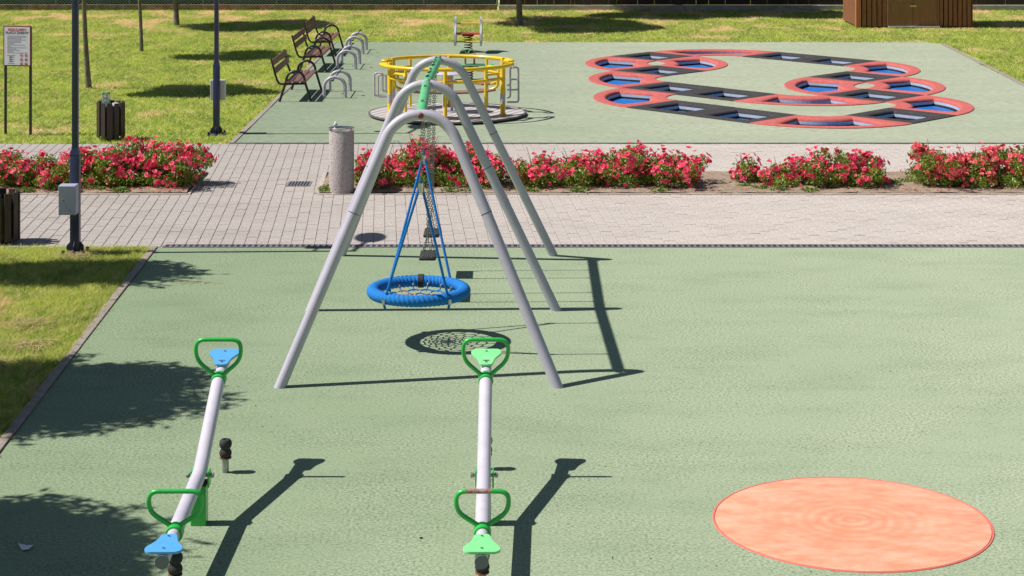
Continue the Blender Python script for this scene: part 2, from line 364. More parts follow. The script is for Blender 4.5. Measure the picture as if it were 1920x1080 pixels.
for (a, pa, qa, b, pb, qb, lab) in RED:
    P1, Q1, P2, Q2 = cor(a, pa), cor(a, qa), cor(b, pb), cor(b, qb)
    C, outer, inner = sector(P1, Q1, P2, Q2)
    nO, nI = 16, 16
    # param grid in angle u (0..1) and radial w (0 inner..1 outer)
    def pt(u, w):
        t = PI/2*u
        return C+((P1-C).lerp(Q1-C, w))*math.cos(t)+((P2-C).lerp(Q2-C, w))*math.sin(t)
    n = 12
    def loop(u0, u1, w0, w1):
        L_ = [pt(u0+(u1-u0)*k/n, w1) for k in range(n)]
        L_ += [pt(u1, w1+(w0-w1)*k/4) for k in range(4)]
        L_ += [pt(u1+(u0-u1)*k/n, w0) for k in range(n)]
        L_ += [pt(u0, w0+(w1-w0)*k/4) for k in range(4)]
        return L_
    O = loop(0, 1, 0, 1); H = loop(0.14, 0.86, 0.23, 0.82)
    A = sum(O[i-1].x*O[i].y-O[i].x*O[i-1].y for i in range(len(O)))
    if A < 0: O = O[::-1]; H = H[::-1]
    UNITS.append((O, H, M_RIMR, lab, 'red trampolines', 0.05))

# ------------------------------------------------------------ ground and sheets
PADFAR = [(-4.85, 33.22), (11.3, 33.22), (11.25, 41.0), (11.5, 46.5), (11.72, 51.9), (11.4, 52.55), (-4.85, 52.55)]
PITS = [inset(u[0], 0.03) for u in UNITS]
def cdt_sheet(name, outer, holes, z, m):
    V = [Vector(p) for p in outer]; E = [(i, (i+1) % len(outer)) for i in range(len(outer))]
    for h in holes:
        s = len(V); V += [Vector((p.x, p.y)) for p in h]; E += [(s+i, s+(i+1) % len(h)) for i in range(len(h))]
    vs, es, fs, *_ = delaunay_2d_cdt(V, E, [], 0, 1e-5)
    def inside(p, poly):
        c = False; j = len(poly)-1
        for i in range(len(poly)):
            xi, yi = poly[i][0], poly[i][1]; xj, yj = poly[j][0], poly[j][1]
            if (yi > p[1]) != (yj > p[1]) and p[0] < (xj-xi)*(p[1]-yi)/(yj-yi)+xi: c = not c
            j = i
        return c
    F = []
    for f in fs:
        c = sum((Vector(vs[i]) for i in f), Vector((0, 0)))/len(f)
        if not inside(c, outer): continue
        if any(inside(c, h) for h in holes): continue
        F.append(f)
    me = bpy.data.meshes.new(name); me.from_pydata([(v[0], v[1], z) for v in vs], [], F); me.materials.append(m)
    return link_mesh(name, me)
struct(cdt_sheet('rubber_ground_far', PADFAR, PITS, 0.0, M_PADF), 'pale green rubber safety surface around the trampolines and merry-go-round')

bm = NB()   # lawn / ground with the pads and paths left out (they lie a little higher) and the far pad cut out
def quad(bm, x0, y0, x1, y1, z):
    bm.faces.new([bm.verts.new(p) for p in ((x0, y0, z), (x1, y0, z), (x1, y1, z), (x0, y1, z))])
for q in ((-400, -100, -4.85, 600), (-4.85, -100, 11.25, 33.22), (-4.85, 52.55, 11.25, 600), (11.25, -100, 500, 600)):
    quad(bm, *q, -0.02 if q[1] > 0 else -0.02)
struct(build('ground', bm, M_LAWN), 'mown yellow-green lawn ground')
# lower pad
LE = lambda y: -4.49+(24.13-y)*0.034       # left edge
bm = NB(); n = 24
pl = [(LE(y)+0.0, y) for y in np.linspace(24.06, -3, n)] + [(14, -3), (14, 24.06)]
bm.faces.new([bm.verts.new((x, y, 0.0)) for x, y in pl]); bmesh.ops.recalc_face_normals(bm, faces=bm.faces)
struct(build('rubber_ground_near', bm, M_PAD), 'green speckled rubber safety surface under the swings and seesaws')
for o in bpy.data.objects:
    if o.type == 'MESH' and o.name.startswith(('rubber', 'ground')):
        for p in o.data.polygons:
            if p.normal.z < 0: p.flip()

# kerb blocks
def kerb_run(label, pts, w, h, L=1.0):
    root = bpy.data.objects.new('kerb', None); COL.objects.link(root); root['kind'] = 'structure'; root['label'] = label
    me = None
    for a, b in zip(pts, pts[1:]):
        a = Vector(a); b = Vector(b); d = b-a; k = max(1, round(d.length/L)); s = d.length/k
        for i in range(k):
            c = a+d*((i+0.5)/k)
            if me is None or abs(me[1]-s) > 0.01:
                bmx = NB(); box(bmx, (0, 0, h/2-0.1), (s-0.012, w, h+0.2), bev=0.006)
                mm = bpy.data.meshes.new('kerb_block'); bmx.to_mesh(mm); bmx.free(); mm.materials.append(M_KERB); me = (mm, s)
            link_mesh('kerb_block', me[0], root, (c.x, c.y, random.uniform(-0.004, 0.004)), (0, 0, math.atan2(d.y, d.x)+random.uniform(-0.006, 0.006)))
    return root
kerb_run('brownish concrete kerb between near lawn and green rubber', [(LE(24.1)-0.05, 24.1), (LE(0)-0.05, 0)], 0.085, 0.018)
kerb_run('concrete kerb along the left side of the far rubber surface', [(-4.90, 33.2), (-4.90, 52.6)], 0.09, 0.015)
kerb_run('concrete kerb along the right side of the far rubber surface', [(11.33, 41.0), (11.58, 46.5), (11.80, 51.95)], 0.09, 0.015)

# paving
bm = NB()
quad(bm, -16, 24.10, 16, 33.14, -0.008)
struct(build('footpath', bm, M_SAND), 'sandy joints and bed of the light paved footpaths')
path = bpy.data.objects['footpath']
PW, PL, J, SH = 0.150, 0.250, 0.0055, -0.068
BEDS = [(-16, -4.80, 28.0, 29.98), (-2.86, 16, 28.0, 29.98)]
def paver_verts(x, y, w, l, z=0.0, b=0.004):
    x0, x1, y0, y1 = x-w/2, x+w/2, y-l/2, y+l/2
    lo = [(x0+SH*(y0-y), y0, -0.007), (x1+SH*(y0-y), y0, -0.007), (x1+SH*(y1-y), y1, -0.007), (x0+SH*(y1-y), y1, -0.007)]
    mi = [(p[0], p[1], z-b) for p in lo]
    cx, cy = x, y
    hi = [(p[0]+(b if p[0] < cx else -b), p[1]+(b if p[1] < cy else -b), z) for p in lo]
    return lo, mi, hi
ncol = int(33/PW); cells = []
for i in range(ncol):
    off = (i % 2)*PL/2+ (i*7 % 3)*0.0
    k = int(math.floor((24.1-off)/PL))-1
    while True:
        y0 = k*PL+off; y1 = y0+PL; k += 1
        if y0 > 33.12: break
        xa_ = -16.2+i*PW+SH*(y0-28); a = max(y0, 24.235 if xa_ > -4.5 else 24.11); b = min(y1, 33.12)
        if b-a < 0.05: continue
        ym = (a+b)/2; x = -16.2+i*PW+SH*(ym-28)
        segs = [(a, b)]
        for (bx0, bx1, by0, by1) in BEDS:
            if bx0 < x < bx1:
                ns = []
                for (p, q) in segs:
                    if q <= by0 or p >= by1: ns.append((p, q)); continue
                    if p < by0: ns.append((p, by0))
                    if q > by1: ns.append((by1, q))
                segs = ns
        for (p, q) in segs:
            if q-p > 0.04: cells.append((x, (p+q)/2, q-p))
cells.sort(key=lambda c: c[1])
vis = lambda c: abs(c[0]) < 0.275*c[1]
near = [c for c in cells if vis(c) and abs(c[2]-PL) < 1e-4][:300]; ns = set(id(c) for c in near)
lo, mi, hi = paver_verts(0, 0, PW-J, PL-J-0.008)
me = bpy.data.meshes.new('paver'); V = lo+mi+hi
F = [(8, 9, 10, 11)]+[(k, (k+1) % 4, 4+(k+1) % 4, 4+k) for k in range(4)]+[(4+k, 4+(k+1) % 4, 8+(k+1) % 4, 8+k) for k in range(4)]
me.from_pydata(V, [], F); me.materials.append(M_PAVE)
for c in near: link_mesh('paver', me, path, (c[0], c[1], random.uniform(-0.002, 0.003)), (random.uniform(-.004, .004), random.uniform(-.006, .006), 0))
VV = []; FF = []
for c in cells:
    if id(c) in ns: continue
    lo, mi, hi = paver_verts(c[0], c[1], PW-J, c[2]-J-0.008, random.uniform(-0.002, 0.003)); s = len(VV); VV += lo+mi+hi
    FF += [tuple(s+q for q in f) for f in F]
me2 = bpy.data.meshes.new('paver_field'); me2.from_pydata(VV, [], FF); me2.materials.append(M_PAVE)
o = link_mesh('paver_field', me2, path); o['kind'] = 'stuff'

# beds with edging
for (x0, x1, y0, y1), lab in zip(BEDS, ('soil strip of the left rose bed', 'long soil strip of the right rose bed')):
    bm = NB(); nx = int((x1-x0)*6); ny = 12; g = [[bm.verts.new((x0+(x1-x0)*i/nx, y0+(y1-y0)*j/ny, 0.012+0.02*random.random()+(0.02 if 0 < j < ny else 0))) for j in range(ny+1)] for i in range(nx+1)]
    for i in range(nx):
        for j in range(ny): bm.faces.new((g[i][j], g[i+1][j], g[i+1][j+1], g[i][j+1]))
    struct(build('flower_bed_soil', bm, M_SOIL, smooth=True), lab)
M_EDGE = mat('edging_stone', (0.40, 0.35, 0.31), 0.9, color2=(0.50, 0.45, 0.41), scale=10)
def edging(lab, pts):
    root = bpy.data.objects.new('bed_edging', None); COL.objects.link(root); root['kind'] = 'structure'; root['label'] = lab
    for a, b in zip(pts, pts[1:]):
        a = Vector(a); b = Vector(b); d = b-a; k = max(1, round(d.length)); s = d.length/k
        bmx = NB(); box(bmx, (0, 0, 0), (s-0.01, 0.06, 0.10), bev=0.005); mm = bpy.data.meshes.new('edging_stone'); bmx.to_mesh(mm); bmx.free(); mm.materials.append(M_EDGE)
        for i in range(k):
            c = a+d*((i+0.5)/k); link_mesh('edging_stone', mm, root, (c.x, c.y, -0.036), (0, 0, math.atan2(d.y, d.x)))
edging('thin stone edging round the left rose bed', [(-12, 27.97), (-4.77, 27.97), (-4.84, 30.01), (-12, 30.01)])
edging('thin stone edging round the right rose bed', [(12, 30.01), (-2.95, 30.01), (-2.84, 27.97), (12, 27.97)])

# drains
def drain(lab, x0, x1, y, w, pitch, barw):
    root = thing('drain_channel', lab, 'drain', ((x0+x1)/2, y, 0)); cx = (x0+x1)/2
    bm = NB(); box(bm, (0, 0, -0.012), (x1-x0, w, 0.012)); build('channel_bed', bm, M_PIT, root)
    bm = NB()
    for s in (-1, 1): box(bm, (0, s*(w/2-0.008), 0.001), (x1-x0, 0.02, 0.014))
    build('channel_edge', bm, M_DRAIN, root)
    bm = NB(); x = x0-cx
    while x < x1-cx: box(bm, (x, 0, 0.0), (barw, w-0.04, 0.009)); x += pitch
    box(bm, (0, 0, 0.0015), (x1-x0, 0.012, 0.009))
    o = build('grate_bar', bm, M_DRAIN, root); o['kind'] = 'stuff'
drain('slotted drain channel between near paving and the near green rubber', -4.42, 9.0, 24.148, 0.165, 0.075, 0.032)
drain('thin drain channel along the edge of the far green rubber', -4.85, 11.2, 33.18, 0.10, 0.06, 0.03)
bm = NB(); box(bm, (0, 0, -0.002), (0.36, 0.42, 0.01))
mh = thing('manhole_cover', 'small dark drain cover in the paving left of the drinking fountain', 'drain cover', (-3.24, 28.9, 0.006))
build('frame', bm, M_DRAIN, mh)
bm = NB()
for k in range(7): box(bm, (-0.135+k*0.045, 0, 0.006), (0.02, 0.36, 0.006))
build('grate_bar', bm, M_BLKT, mh)['kind'] = 'stuff'

# ------------------------------------------------------------ trampolines: build
M_MAT = bpy.data.materials.new('blue_mat'); M_MAT.use_nodes = True
nt = M_MAT.node_tree; b = nt.nodes['Principled BSDF']; b.inputs['Roughness'].default_value = 0.5
g = nt.nodes.new('ShaderNodeNewGeometry'); mp = nt.nodes.new('ShaderNodeMapping'); mp.inputs['Rotation'].default_value = (0, 0, 0.785)
br = nt.nodes.new('ShaderNodeTexBrick'); br.inputs['Scale'].default_value = 1.0; br.offset = 0
br.inputs['Brick Width'].default_value = 0.075; br.inputs['Row Height'].default_value = 0.05; br.inputs['Mortar Size'].default_value = 0.008
br.inputs['Color1'].default_value = (0.0, 0.20, 0.66, 1); br.inputs['Color2'].default_value = (0.005, 0.25, 0.74, 1); br.inputs['Mortar'].default_value = (0.0, 0.05, 0.24, 1)
nt.links.new(g.outputs['Position'], mp.inputs['Vector']); nt.links.new(mp.outputs[0], br.inputs['Vector']); nt.links.new(br.outputs[0], b.inputs['Base Color'])
for (O, H, m, lab, grp, _) in UNITS:
    n = len(O); c = sum(O, Vector((0, 0)))/n
    root = thing('trampoline', lab, 'trampoline', (c.x, c.y, 0), 0, grp)
    bm = NB(); tot = [0.0]
    prof = []   # (t between outer 0 and hole 1, z)
    for (t, z) in ((0.0, -0.02), (0.0, 0.012), (0.02, 0.018), (0.74, 0.022), (0.83, 0.018), (0.92, 0.004), (0.98, -0.018), (1.0, -0.045)):
        prof.append([bm.verts.new((O[k].lerp(H[k], t).x-c.x, O[k].lerp(H[k], t).y-c.y, z)) for k in range(n)])
    for a, bb in zip(prof, prof[1:]):
        for k in range(n): bm.faces.new((a[k], a[(k+1) % n], bb[(k+1) % n], bb[k]))
    build('rim', bm, m, root, smooth=True)
    bm = NB()
    a = [bm.verts.new((p.x-c.x, p.y-c.y, -0.047)) for p in H]; bb = [bm.verts.new((p.x-c.x, p.y-c.y, -0.103)) for p in H]
    for k in range(n): bm.faces.new((a[k], a[(k+1) % n], bb[(k+1) % n], bb[k]))
    build('pit_wall', bm, M_WALL, root)
    bm = NB()
    cc = sum(H, Vector((0, 0)))/n
    a = [bm.verts.new((p.x-c.x, p.y-c.y, -0.103)) for p in H]; bb = [bm.verts.new((p.x-c.x, p.y-c.y, -0.24)) for p in H]
    for k in range(n): bm.faces.new((a[k], a[(k+1) % n], bb[(k+1) % n], bb[k]))
    bm.faces.new(bb)
    build('pit', bm, M_PIT, root)
    bm = NB()
    Hc = ccw(list(H)); Mi = inset(Hc, 0.045)
    bm.faces.new([bm.verts.new((p.x-c.x, p.y-c.y, -0.14)) for p in Mi])
    bmesh.ops.triangulate(bm, faces=bm.faces)
    build('jumping_mat', bm, M_MAT, root)

# ------------------------------------------------------------ orange disc
def disc_material():
    m = bpy.data.materials.new('faded_orange_disc'); m.use_nodes = True; nt = m.node_tree; N = nt.nodes; L = nt.links
    b = N['Principled BSDF']; b.inputs['Roughness'].default_value = 0.75
    tc = N.new('ShaderNodeTexCoord')
    w = N.new('ShaderNodeTexWave'); w.wave_type = 'RINGS'; w.rings_direction = 'Z'; w.inputs['Scale'].default_value = 3.2; w.inputs['Distortion'].default_value = 2.2
    w.inputs['Detail'].default_value = 3; w.inputs['Detail Scale'].default_value = 1.5; L.new(tc.outputs['Object'], w.inputs['Vector'])
    mp = N.new('ShaderNodeMapping'); mp.inputs['Scale'].default_value = (0.8, 1.7, 1); L.new(tc.outputs['Object'], mp.inputs[0])
    n = N.new('ShaderNodeTexNoise'); n.inputs['Scale'].default_value = 3.2; n.inputs['Detail'].default_value = 14; n.inputs['Roughness'].default_value = 0.74; L.new(mp.outputs[0], n.inputs['Vector'])
    ln = N.new('ShaderNodeVectorMath'); ln.operation = 'LENGTH'; L.new(tc.outputs['Object'], ln.inputs[0])
    fade = N.new('ShaderNodeMapRange'); fade.inputs['From Min'].default_value = 0.15; fade.inputs['From Max'].default_value = 0.75; fade.inputs['To Min'].default_value = 0.75; fade.inputs['To Max'].default_value = 0.0
    L.new(ln.outputs['Value'], fade.inputs['Value'])
    m1 = N.new('ShaderNodeMix'); m1.data_type = 'RGBA'; m1.inputs['A'].default_value = (0.70, 0.27, 0.155, 1); m1.inputs['B'].default_value = (0.81, 0.41, 0.275, 1)
    r = N.new('ShaderNodeMapRange'); r.inputs['From Min'].default_value = 0.40; r.inputs['From Max'].default_value = 0.60; L.new(n.outputs['Fac'], r.inputs['Value']); L.new(r.outputs[0], m1.inputs['Factor'])
    mul = N.new('ShaderNodeMath'); mul.operation = 'MULTIPLY'; L.new(w.outputs['Fac'], mul.inputs[0]); L.new(fade.outputs[0], mul.inputs[1])
    m2 = N.new('ShaderNodeMix'); m2.data_type = 'RGBA'; L.new(mul.outputs[0], m2.inputs['Factor']); L.new(m1.outputs['Result'], m2.inputs['A']); m2.inputs['B'].default_value = (0.76, 0.25, 0.13, 1)
    L.new(m2.outputs['Result'], b.inputs['Base Color'])
    return m
t = thing('spinning_disc', 'large faded orange disc with ring scratches set flush in the green rubber', 'play disc', (2.497, 13.955, 0))
bm = NB(); lathe(bm, [(1.002, 0.001), (1.004, 0.006), (1.016, 0.006), (1.019, 0.001)], 96); build('rim', bm, mat('disc_edge_red', (0.70, 0.16, 0.13), 0.7), t, smooth=True)
bm = NB(); lathe(bm, [(0.998, -0.0), (0.998, 0.006), (0.98, 0.008), (0.6, 0.010), (0.0, 0.012)], 96); build('disc_plate', bm, disc_material(), t, smooth=True)

# ------------------------------------------------------------ swing frame
def arch_pts(Lf, Rf, apex):
    """feet and apex (tube centre) -> inverted U polyline with straight slanted legs"""
    Lf, Rf, apex = Vector(Lf), Vector(Rf), Vector(apex)
    mid = (Lf+Rf)/2; up = apex-mid; Htot = up.length; ex = (Rf-Lf)/2; half = ex.length
    th = math.radians(22.9); R = 0.36
    # leg line x = half - tan*h ; arc centre (0,c)
    c = Htot-R
    for _ in range(40):
        # adjust theta so the line is tangent to the circle
        f = (half-math.tan(th)*c)*math.cos(th)-R
        th += 0.3*f
    pts = [Lf]
    nA = 16; a0 = PI/2-th+PI/2-0  # left tangent angle
    for k in range(nA+1):
        a = (PI-th)+(-(PI-2*th))*k/nA
        x = R*math.cos(a); h = c+R*math.sin(a)
        pts.append(mid+ex.normalized()*x+up.normalized()*h)
    pts.append(Rf)
    return pts
AR = [((-2.148, 17.58, 0), (0.42, 17.58, 0), (-0.868, 18.10, 2.455), 'nearest'),
      ((-2.19, 20.64, 0), (0.48, 20.64, 0), (-0.93, 20.66, 2.455), 'middle'),
      ((-2.12, 23.57, 0), (0.515, 23.57, 0), (-0.905, 23.25, 2.455), 'rear')]
sw = thing('swing_frame', 'grey steel swing frame of three arches with a green top bar', 'swing set', (-0.86, 20.6, 0))
loc0 = Vector((-0.86, 20.6, 0))
for (a, b_, c_, nm) in AR:
    bm = NB(); pts = [p-loc0 for p in arch_pts(a, b_, c_)]
    dl = (pts[1]-pts[0]).normalized(); dr = (pts[-2]-pts[-1]).normalized()
    pts[0] = pts[0]-dl*0.05; pts[-1] = pts[-1]-dr*0.05
    rr = [0.048, 0.052]+[0.056]*(len(pts)-4)+[0.052, 0.048]
    tube(bm, pts, 0.053, 18)
    o = build('arch', bm, M_GREY, sw, smooth=True)
    # joint bands on the legs
    for i, (p, q) in enumerate(((pts[1], pts[0]), (pts[-2], pts[-1]))):
        bm = NB(); d = (q-p); s = p+d*0.30; tube(bm, [s, s+d.normalized()*0.006], 0.0545, 18); build('joint_ring', bm, M_BLKT, o, smooth=False)
top = [Vector(a[2])-loc0 for a in AR]
bm = NB(); z = Vector((0, 0, -0.0)); tube(bm, [top[0]+z+Vector((0, 0.02, 0)), top[1]+z, top[2]+z], 0.050, 18); cb = build('top_bar', bm, M_MINT, sw, smooth=True)
CBX = lambda y: (np.interp(y, [18.1, 20.66, 23.25], [-0.868, -0.93, -0.905]))
bm = NB()
for y in [20.95, 21.35, 21.75, 22.15, 22.5, 22.8, 23.05]:
    x = CBX(y); c = Vector((x-0.012, y, 2.455+0.0505))-loc0
    vs = [bm.verts.new(c+Vector(p)) for p in ((0, 0.045, 0.003), (-0.022, -0.03, 0.002), (0.022, -0.03, 0.002))]; tp = bm.verts.new(c+Vector((0, -0.02, 0.022)))
    bm.faces.new(vs)
    for k in range(3): bm.faces.new((vs[k], vs[(k+1) % 3], tp))
    build('anti_climb_stud', bm, M_BLKT, cb); bm = NB()

def hanger(y):
    x = CBX(y); bm = NB(); c = Vector((x, y, 2.455))-loc0
    box(bm, c+Vector((0, 0, -0.075)), (0.02, 0.03, 0.06))
    cyl(bm, c+Vector((-0.035, 0, -0.085)), c+Vector((0.035, 0, -0.085)), 0.011, 10)
    h_ = build('chain_hanger', bm, M_STEEL, sw, smooth=True)
    bm = NB(); box(bm, c+Vector((0, 0, 0.056)), (0.03, 0.025, 0.03), bev=0.006); build('hanger_nut', bm, M_STEEL, h_)
for y in (18.72, 20.0, 21.0, 21.44, 22.21, 22.65): hanger(y)
for (a, b_, c_, nm) in AR[:1]:
    bm = NB(); c = Vector(c_)-loc0; lathe(bm, [(0.0, 0.0), (0.028, 0.0), (0.03, 0.02), (0.018, 0.035), (0, 0.036)], 14)
    bmesh.ops.transform(bm, matrix=Matrix.Translation(c+Vector((0.0, -0.05, 0))) @ Matrix.Rotation(PI/2, 4, 'X'), verts=bm.verts)
    build('end_bolt', bm, M_RUST, sw, smooth=True)
for (a, b_, c_, nm) in AR[1:]:
    bm = NB(); c = Vector(c_)-loc0
    box(bm, c+Vector((0.015, -0.07, 0.035)), (0.05, 0.05, 0.03), bev=0.008); cyl(bm, c+Vector((0.03, -0.08, 0.03)), c+Vector((0.03, -0.08, 0.065)), 0.014, 8)
    build('clamp', bm, M_STEEL, sw)

def chain(bm, a, b, link=0.034, wire=0.0042, w=0.011):
    a = Vector(a); b = Vector(b); d = b-a; L = d.length; n = max(2, int(L/(link-2*wire))); t = d.normalized(); u = t.orthogonal().normalized()
    if abs(t.z) > 0.5: u = (Vector((1, 0, 0))-t*t.x).normalized()
    v = t.cross(u)
    for i in range(n):
        c = a+d*((i+0.5)/n); s = u if i % 2 else v
        h = link/2; pts = []
        for k in range(8):
            an = 2*PI*k/8; pts.append(c+s*(w*math.cos(an))+t*((h-w)*(1 if math.sin(an) > 0.01 else -1 if math.sin(an) < -0.01 else 0)*1.0+w*math.sin(an)))
        tube(bm, pts, wire, 4, closed=True)
# basket swing
BX, BY, BZ = -0.947, 19.26, 0.52
bs = thing('basket_swing', 'round blue rope basket swing hanging from the front bay of the frame', 'basket swing', (BX, BY, BZ))
NM, NS = 320, 18; RR = 0.462; rt = 0.062
bm = NB(); G_ = []
for i in range(NM):
    th = 2*PI*i/NM; ring = []
    for k in range(NS):
        ph = 2*PI*k/NS; r = rt+0.010*abs(math.sin(th*32+ph*1.0))-0.005
        R = RR+r*math.cos(ph); ring.append(bm.verts.new((R*math.cos(th), R*math.sin(th), r*0.92*math.sin(ph))))
    G_.append(ring)
for i in range(NM):
    for k in range(NS): bm.faces.new((G_[i][k], G_[(i+1) % NM][k], G_[(i+1) % NM][(k+1) % NS], G_[i][(k+1) % NS]))
build('rope_ring', bm, M_BLUEROPE, bs, smooth=True)
bm = NB(); tube(bm, [((RR)*math.cos(a), (RR)*math.sin(a), 0) for a in np.linspace(PI/2-0.065, PI/2+0.065, 6)], 0.071, 14); build('black_binding', bm, M_BLACK, bs, smooth=True)
def sag(r): return -0.035-0.10*(1-(r/0.42)**2)
nets = {'blue': NB(), 'orange': NB(), 'teal': NB(), 'steel': NB()}
radii = [0.335, 0.265, 0.20, 0.15, 0.11, 0.07, 0.035]
for j, r in enumerate(radii):
    n = 16 if j < 3 else 8
    for k in range(n):
        a0 = 2*PI*(k+(0.5 if j % 2 else 0))/n; a1 = 2*PI*(k+1+(0.5 if j % 2 else 0))/n; am = (a0+a1)/2; r2 = r+0.022
        key = 'orange' if (j in (1, 3, 4, 5, 6) and (k % 3 != 0)) or (j == 0 and k % 5 == 0) else 'blue'
        tube(nets[key], [(r*math.cos(a0), r*math.sin(a0), sag(r)), (r2*math.cos(am), r2*math.sin(am), sag(r2)), (r*math.cos(a1), r*math.sin(a1), sag(r))], 0.0085, 5)
for k in range(16):
    a = 2*PI*(k+0.5)/16
    tube(nets['blue'], [(0.41*math.cos(a), 0.41*math.sin(a), -0.01), (0.355*math.cos(a), 0.355*math.sin(a), sag(0.355)), (0.335*math.cos(a), 0.335*math.sin(a), sag(0.335))], 0.0085, 5)
    p = [(0.425*math.cos(a), 0.425*math.sin(a), 0.0), (0.375*math.cos(a), 0.375*math.sin(a), -0.028)]; tube(nets['steel'], p, 0.0115, 7)
    for (ra, rb, sh0, sh1) in ((0.335, 0.287, 0, 0.5), (0.265, 0.222, 0.5, 0.0), (0.20, 0.165, 0, 0.5)):
        tube(nets['teal' if k % 2 else 'orange'], [(ra*math.cos(2*PI*(k+sh0)/16), ra*math.sin(2*PI*(k+sh0)/16), sag(ra)), (rb*math.cos(2*PI*(k+sh0)/16), rb*math.sin(2*PI*(k+sh0)/16), sag(rb))], 0.0085, 5)
for k in range(8):
    a = 2*PI*k/8; tube(nets['orange'], [(0.0, 0.0, sag(0)), (0.15*math.cos(a), 0.15*math.sin(a), sag(0.15))], 0.009, 5)
build('net_rope', nets['blue'], M_BLUEROPE, bs, smooth=True); o = build('net_rope', nets['orange'], M_ORROPE, bs, smooth=True); o['label'] = 'faded orange net rope'
build('net_rope', nets['teal'], M_TEAL, bs, smooth=True); build('net_sleeve', nets['steel'], M_STEEL, bs, smooth=True)
for (ya, za, s) in ((18.72, 1.68, -1), (20.0, 1.76, 1)):
    ap = Vector((CBX(ya)-BX-0.015, ya-BY, za-BZ))
    for sx in (-1, 1):
        an = s*PI/2-s*sx*0.68 if s > 0 else -PI/2+sx*0.68
        e = Vector(((RR+0.03)*math.cos(an), (RR+0.03)*math.sin(an), 0.03))
        bm = NB(); tube(bm, [ap+Vector((sx*0.008, 0, 0)), e], 0.0135, 8)
        ph = [e+Vector((0, 0, -0.0)), e+Vector((0.035*math.cos(an), 0.035*math.sin(an), -0.05)), e+Vector((0.01*math.cos(an), 0.01*math.sin(an), -0.12))]
        tube(bm, ph, 0.0135, 8)
        build('suspension_rope', bm, M_BLUEROPE, bs, smooth=True)
        bm = NB(); q = ph[1]; box(bm, q+Vector((0, 0, 0.0)), (0.032, 0.032, 0.055), bev=0.005); build('rope_clamp', bm, M_STAIN, bs)
    bm = NB(); cyl(bm, ap+Vector((0, 0, -0.07)), ap+Vector((0, 0, 0.02)), 0.024, 12); build('rope_ferrule', bm, M_STAIN, bs, smooth=True)
    bm = NB(); tube(bm, [ap+Vector((0, 0, 0.01)), ap+Vector((-0.016, 0, 0.045)), ap+Vector((0, 0, 0.075)), ap+Vector((0.016, 0, 0.045))], 0.011, 6, closed=True); build('rope_eye', bm, M_BLUEROPE, bs, smooth=True)
    bm = NB(); chain(bm, ap+Vector((0, 0, 0.07)), (CBX(ya)-BX, ya-BY, 2.36-BZ), 0.036, 0.0048, 0.013); build('chain', bm, M_CHAIN, bs)
# flat seats
def flat_swing(y, z, x, lab):
    r = thing('flat_swing', lab, 'swing', (x, y, z), 0, 'black rubber swing seats')
    bm = NB(); box(bm, (0, 0, 0), (0.19, 0.44, 0.035), bev=0.014); build('seat', bm, M_BLACK, r, smooth=True)
    bm = NB()
    for sy in (-1, 1):
        for sx in (-1, 1): cyl(bm, (sx*0.055, sy*0.165, 0.015), (sx*0.055, sy*0.165, 0.026), 0.016, 8)
    build('seat_bolt', bm, M_STEEL, r)
    for sy in (-1, 1):
        bm = NB(); knot = Vector((0, sy*0.21, 0.24)); tp = Vector((CBX(y+sy*0.22)-x, sy*0.22, 2.36-z))
        chain(bm, knot, tp, 0.036, 0.0045, 0.012)
        for sx in (-1, 1): chain(bm, (sx*0.06, sy*0.185, 0.02), knot, 0.036, 0.0045, 0.012)
        build('chain', bm, M_CHAIN, r)
flat_swing(21.22, 0.48, -0.936, 'nearer black rubber swing seat on chains in the rear bay')
flat_swing(22.43, 0.50, -0.945, 'farther black rubber swing seat on chains, by the paving in the rear bay')

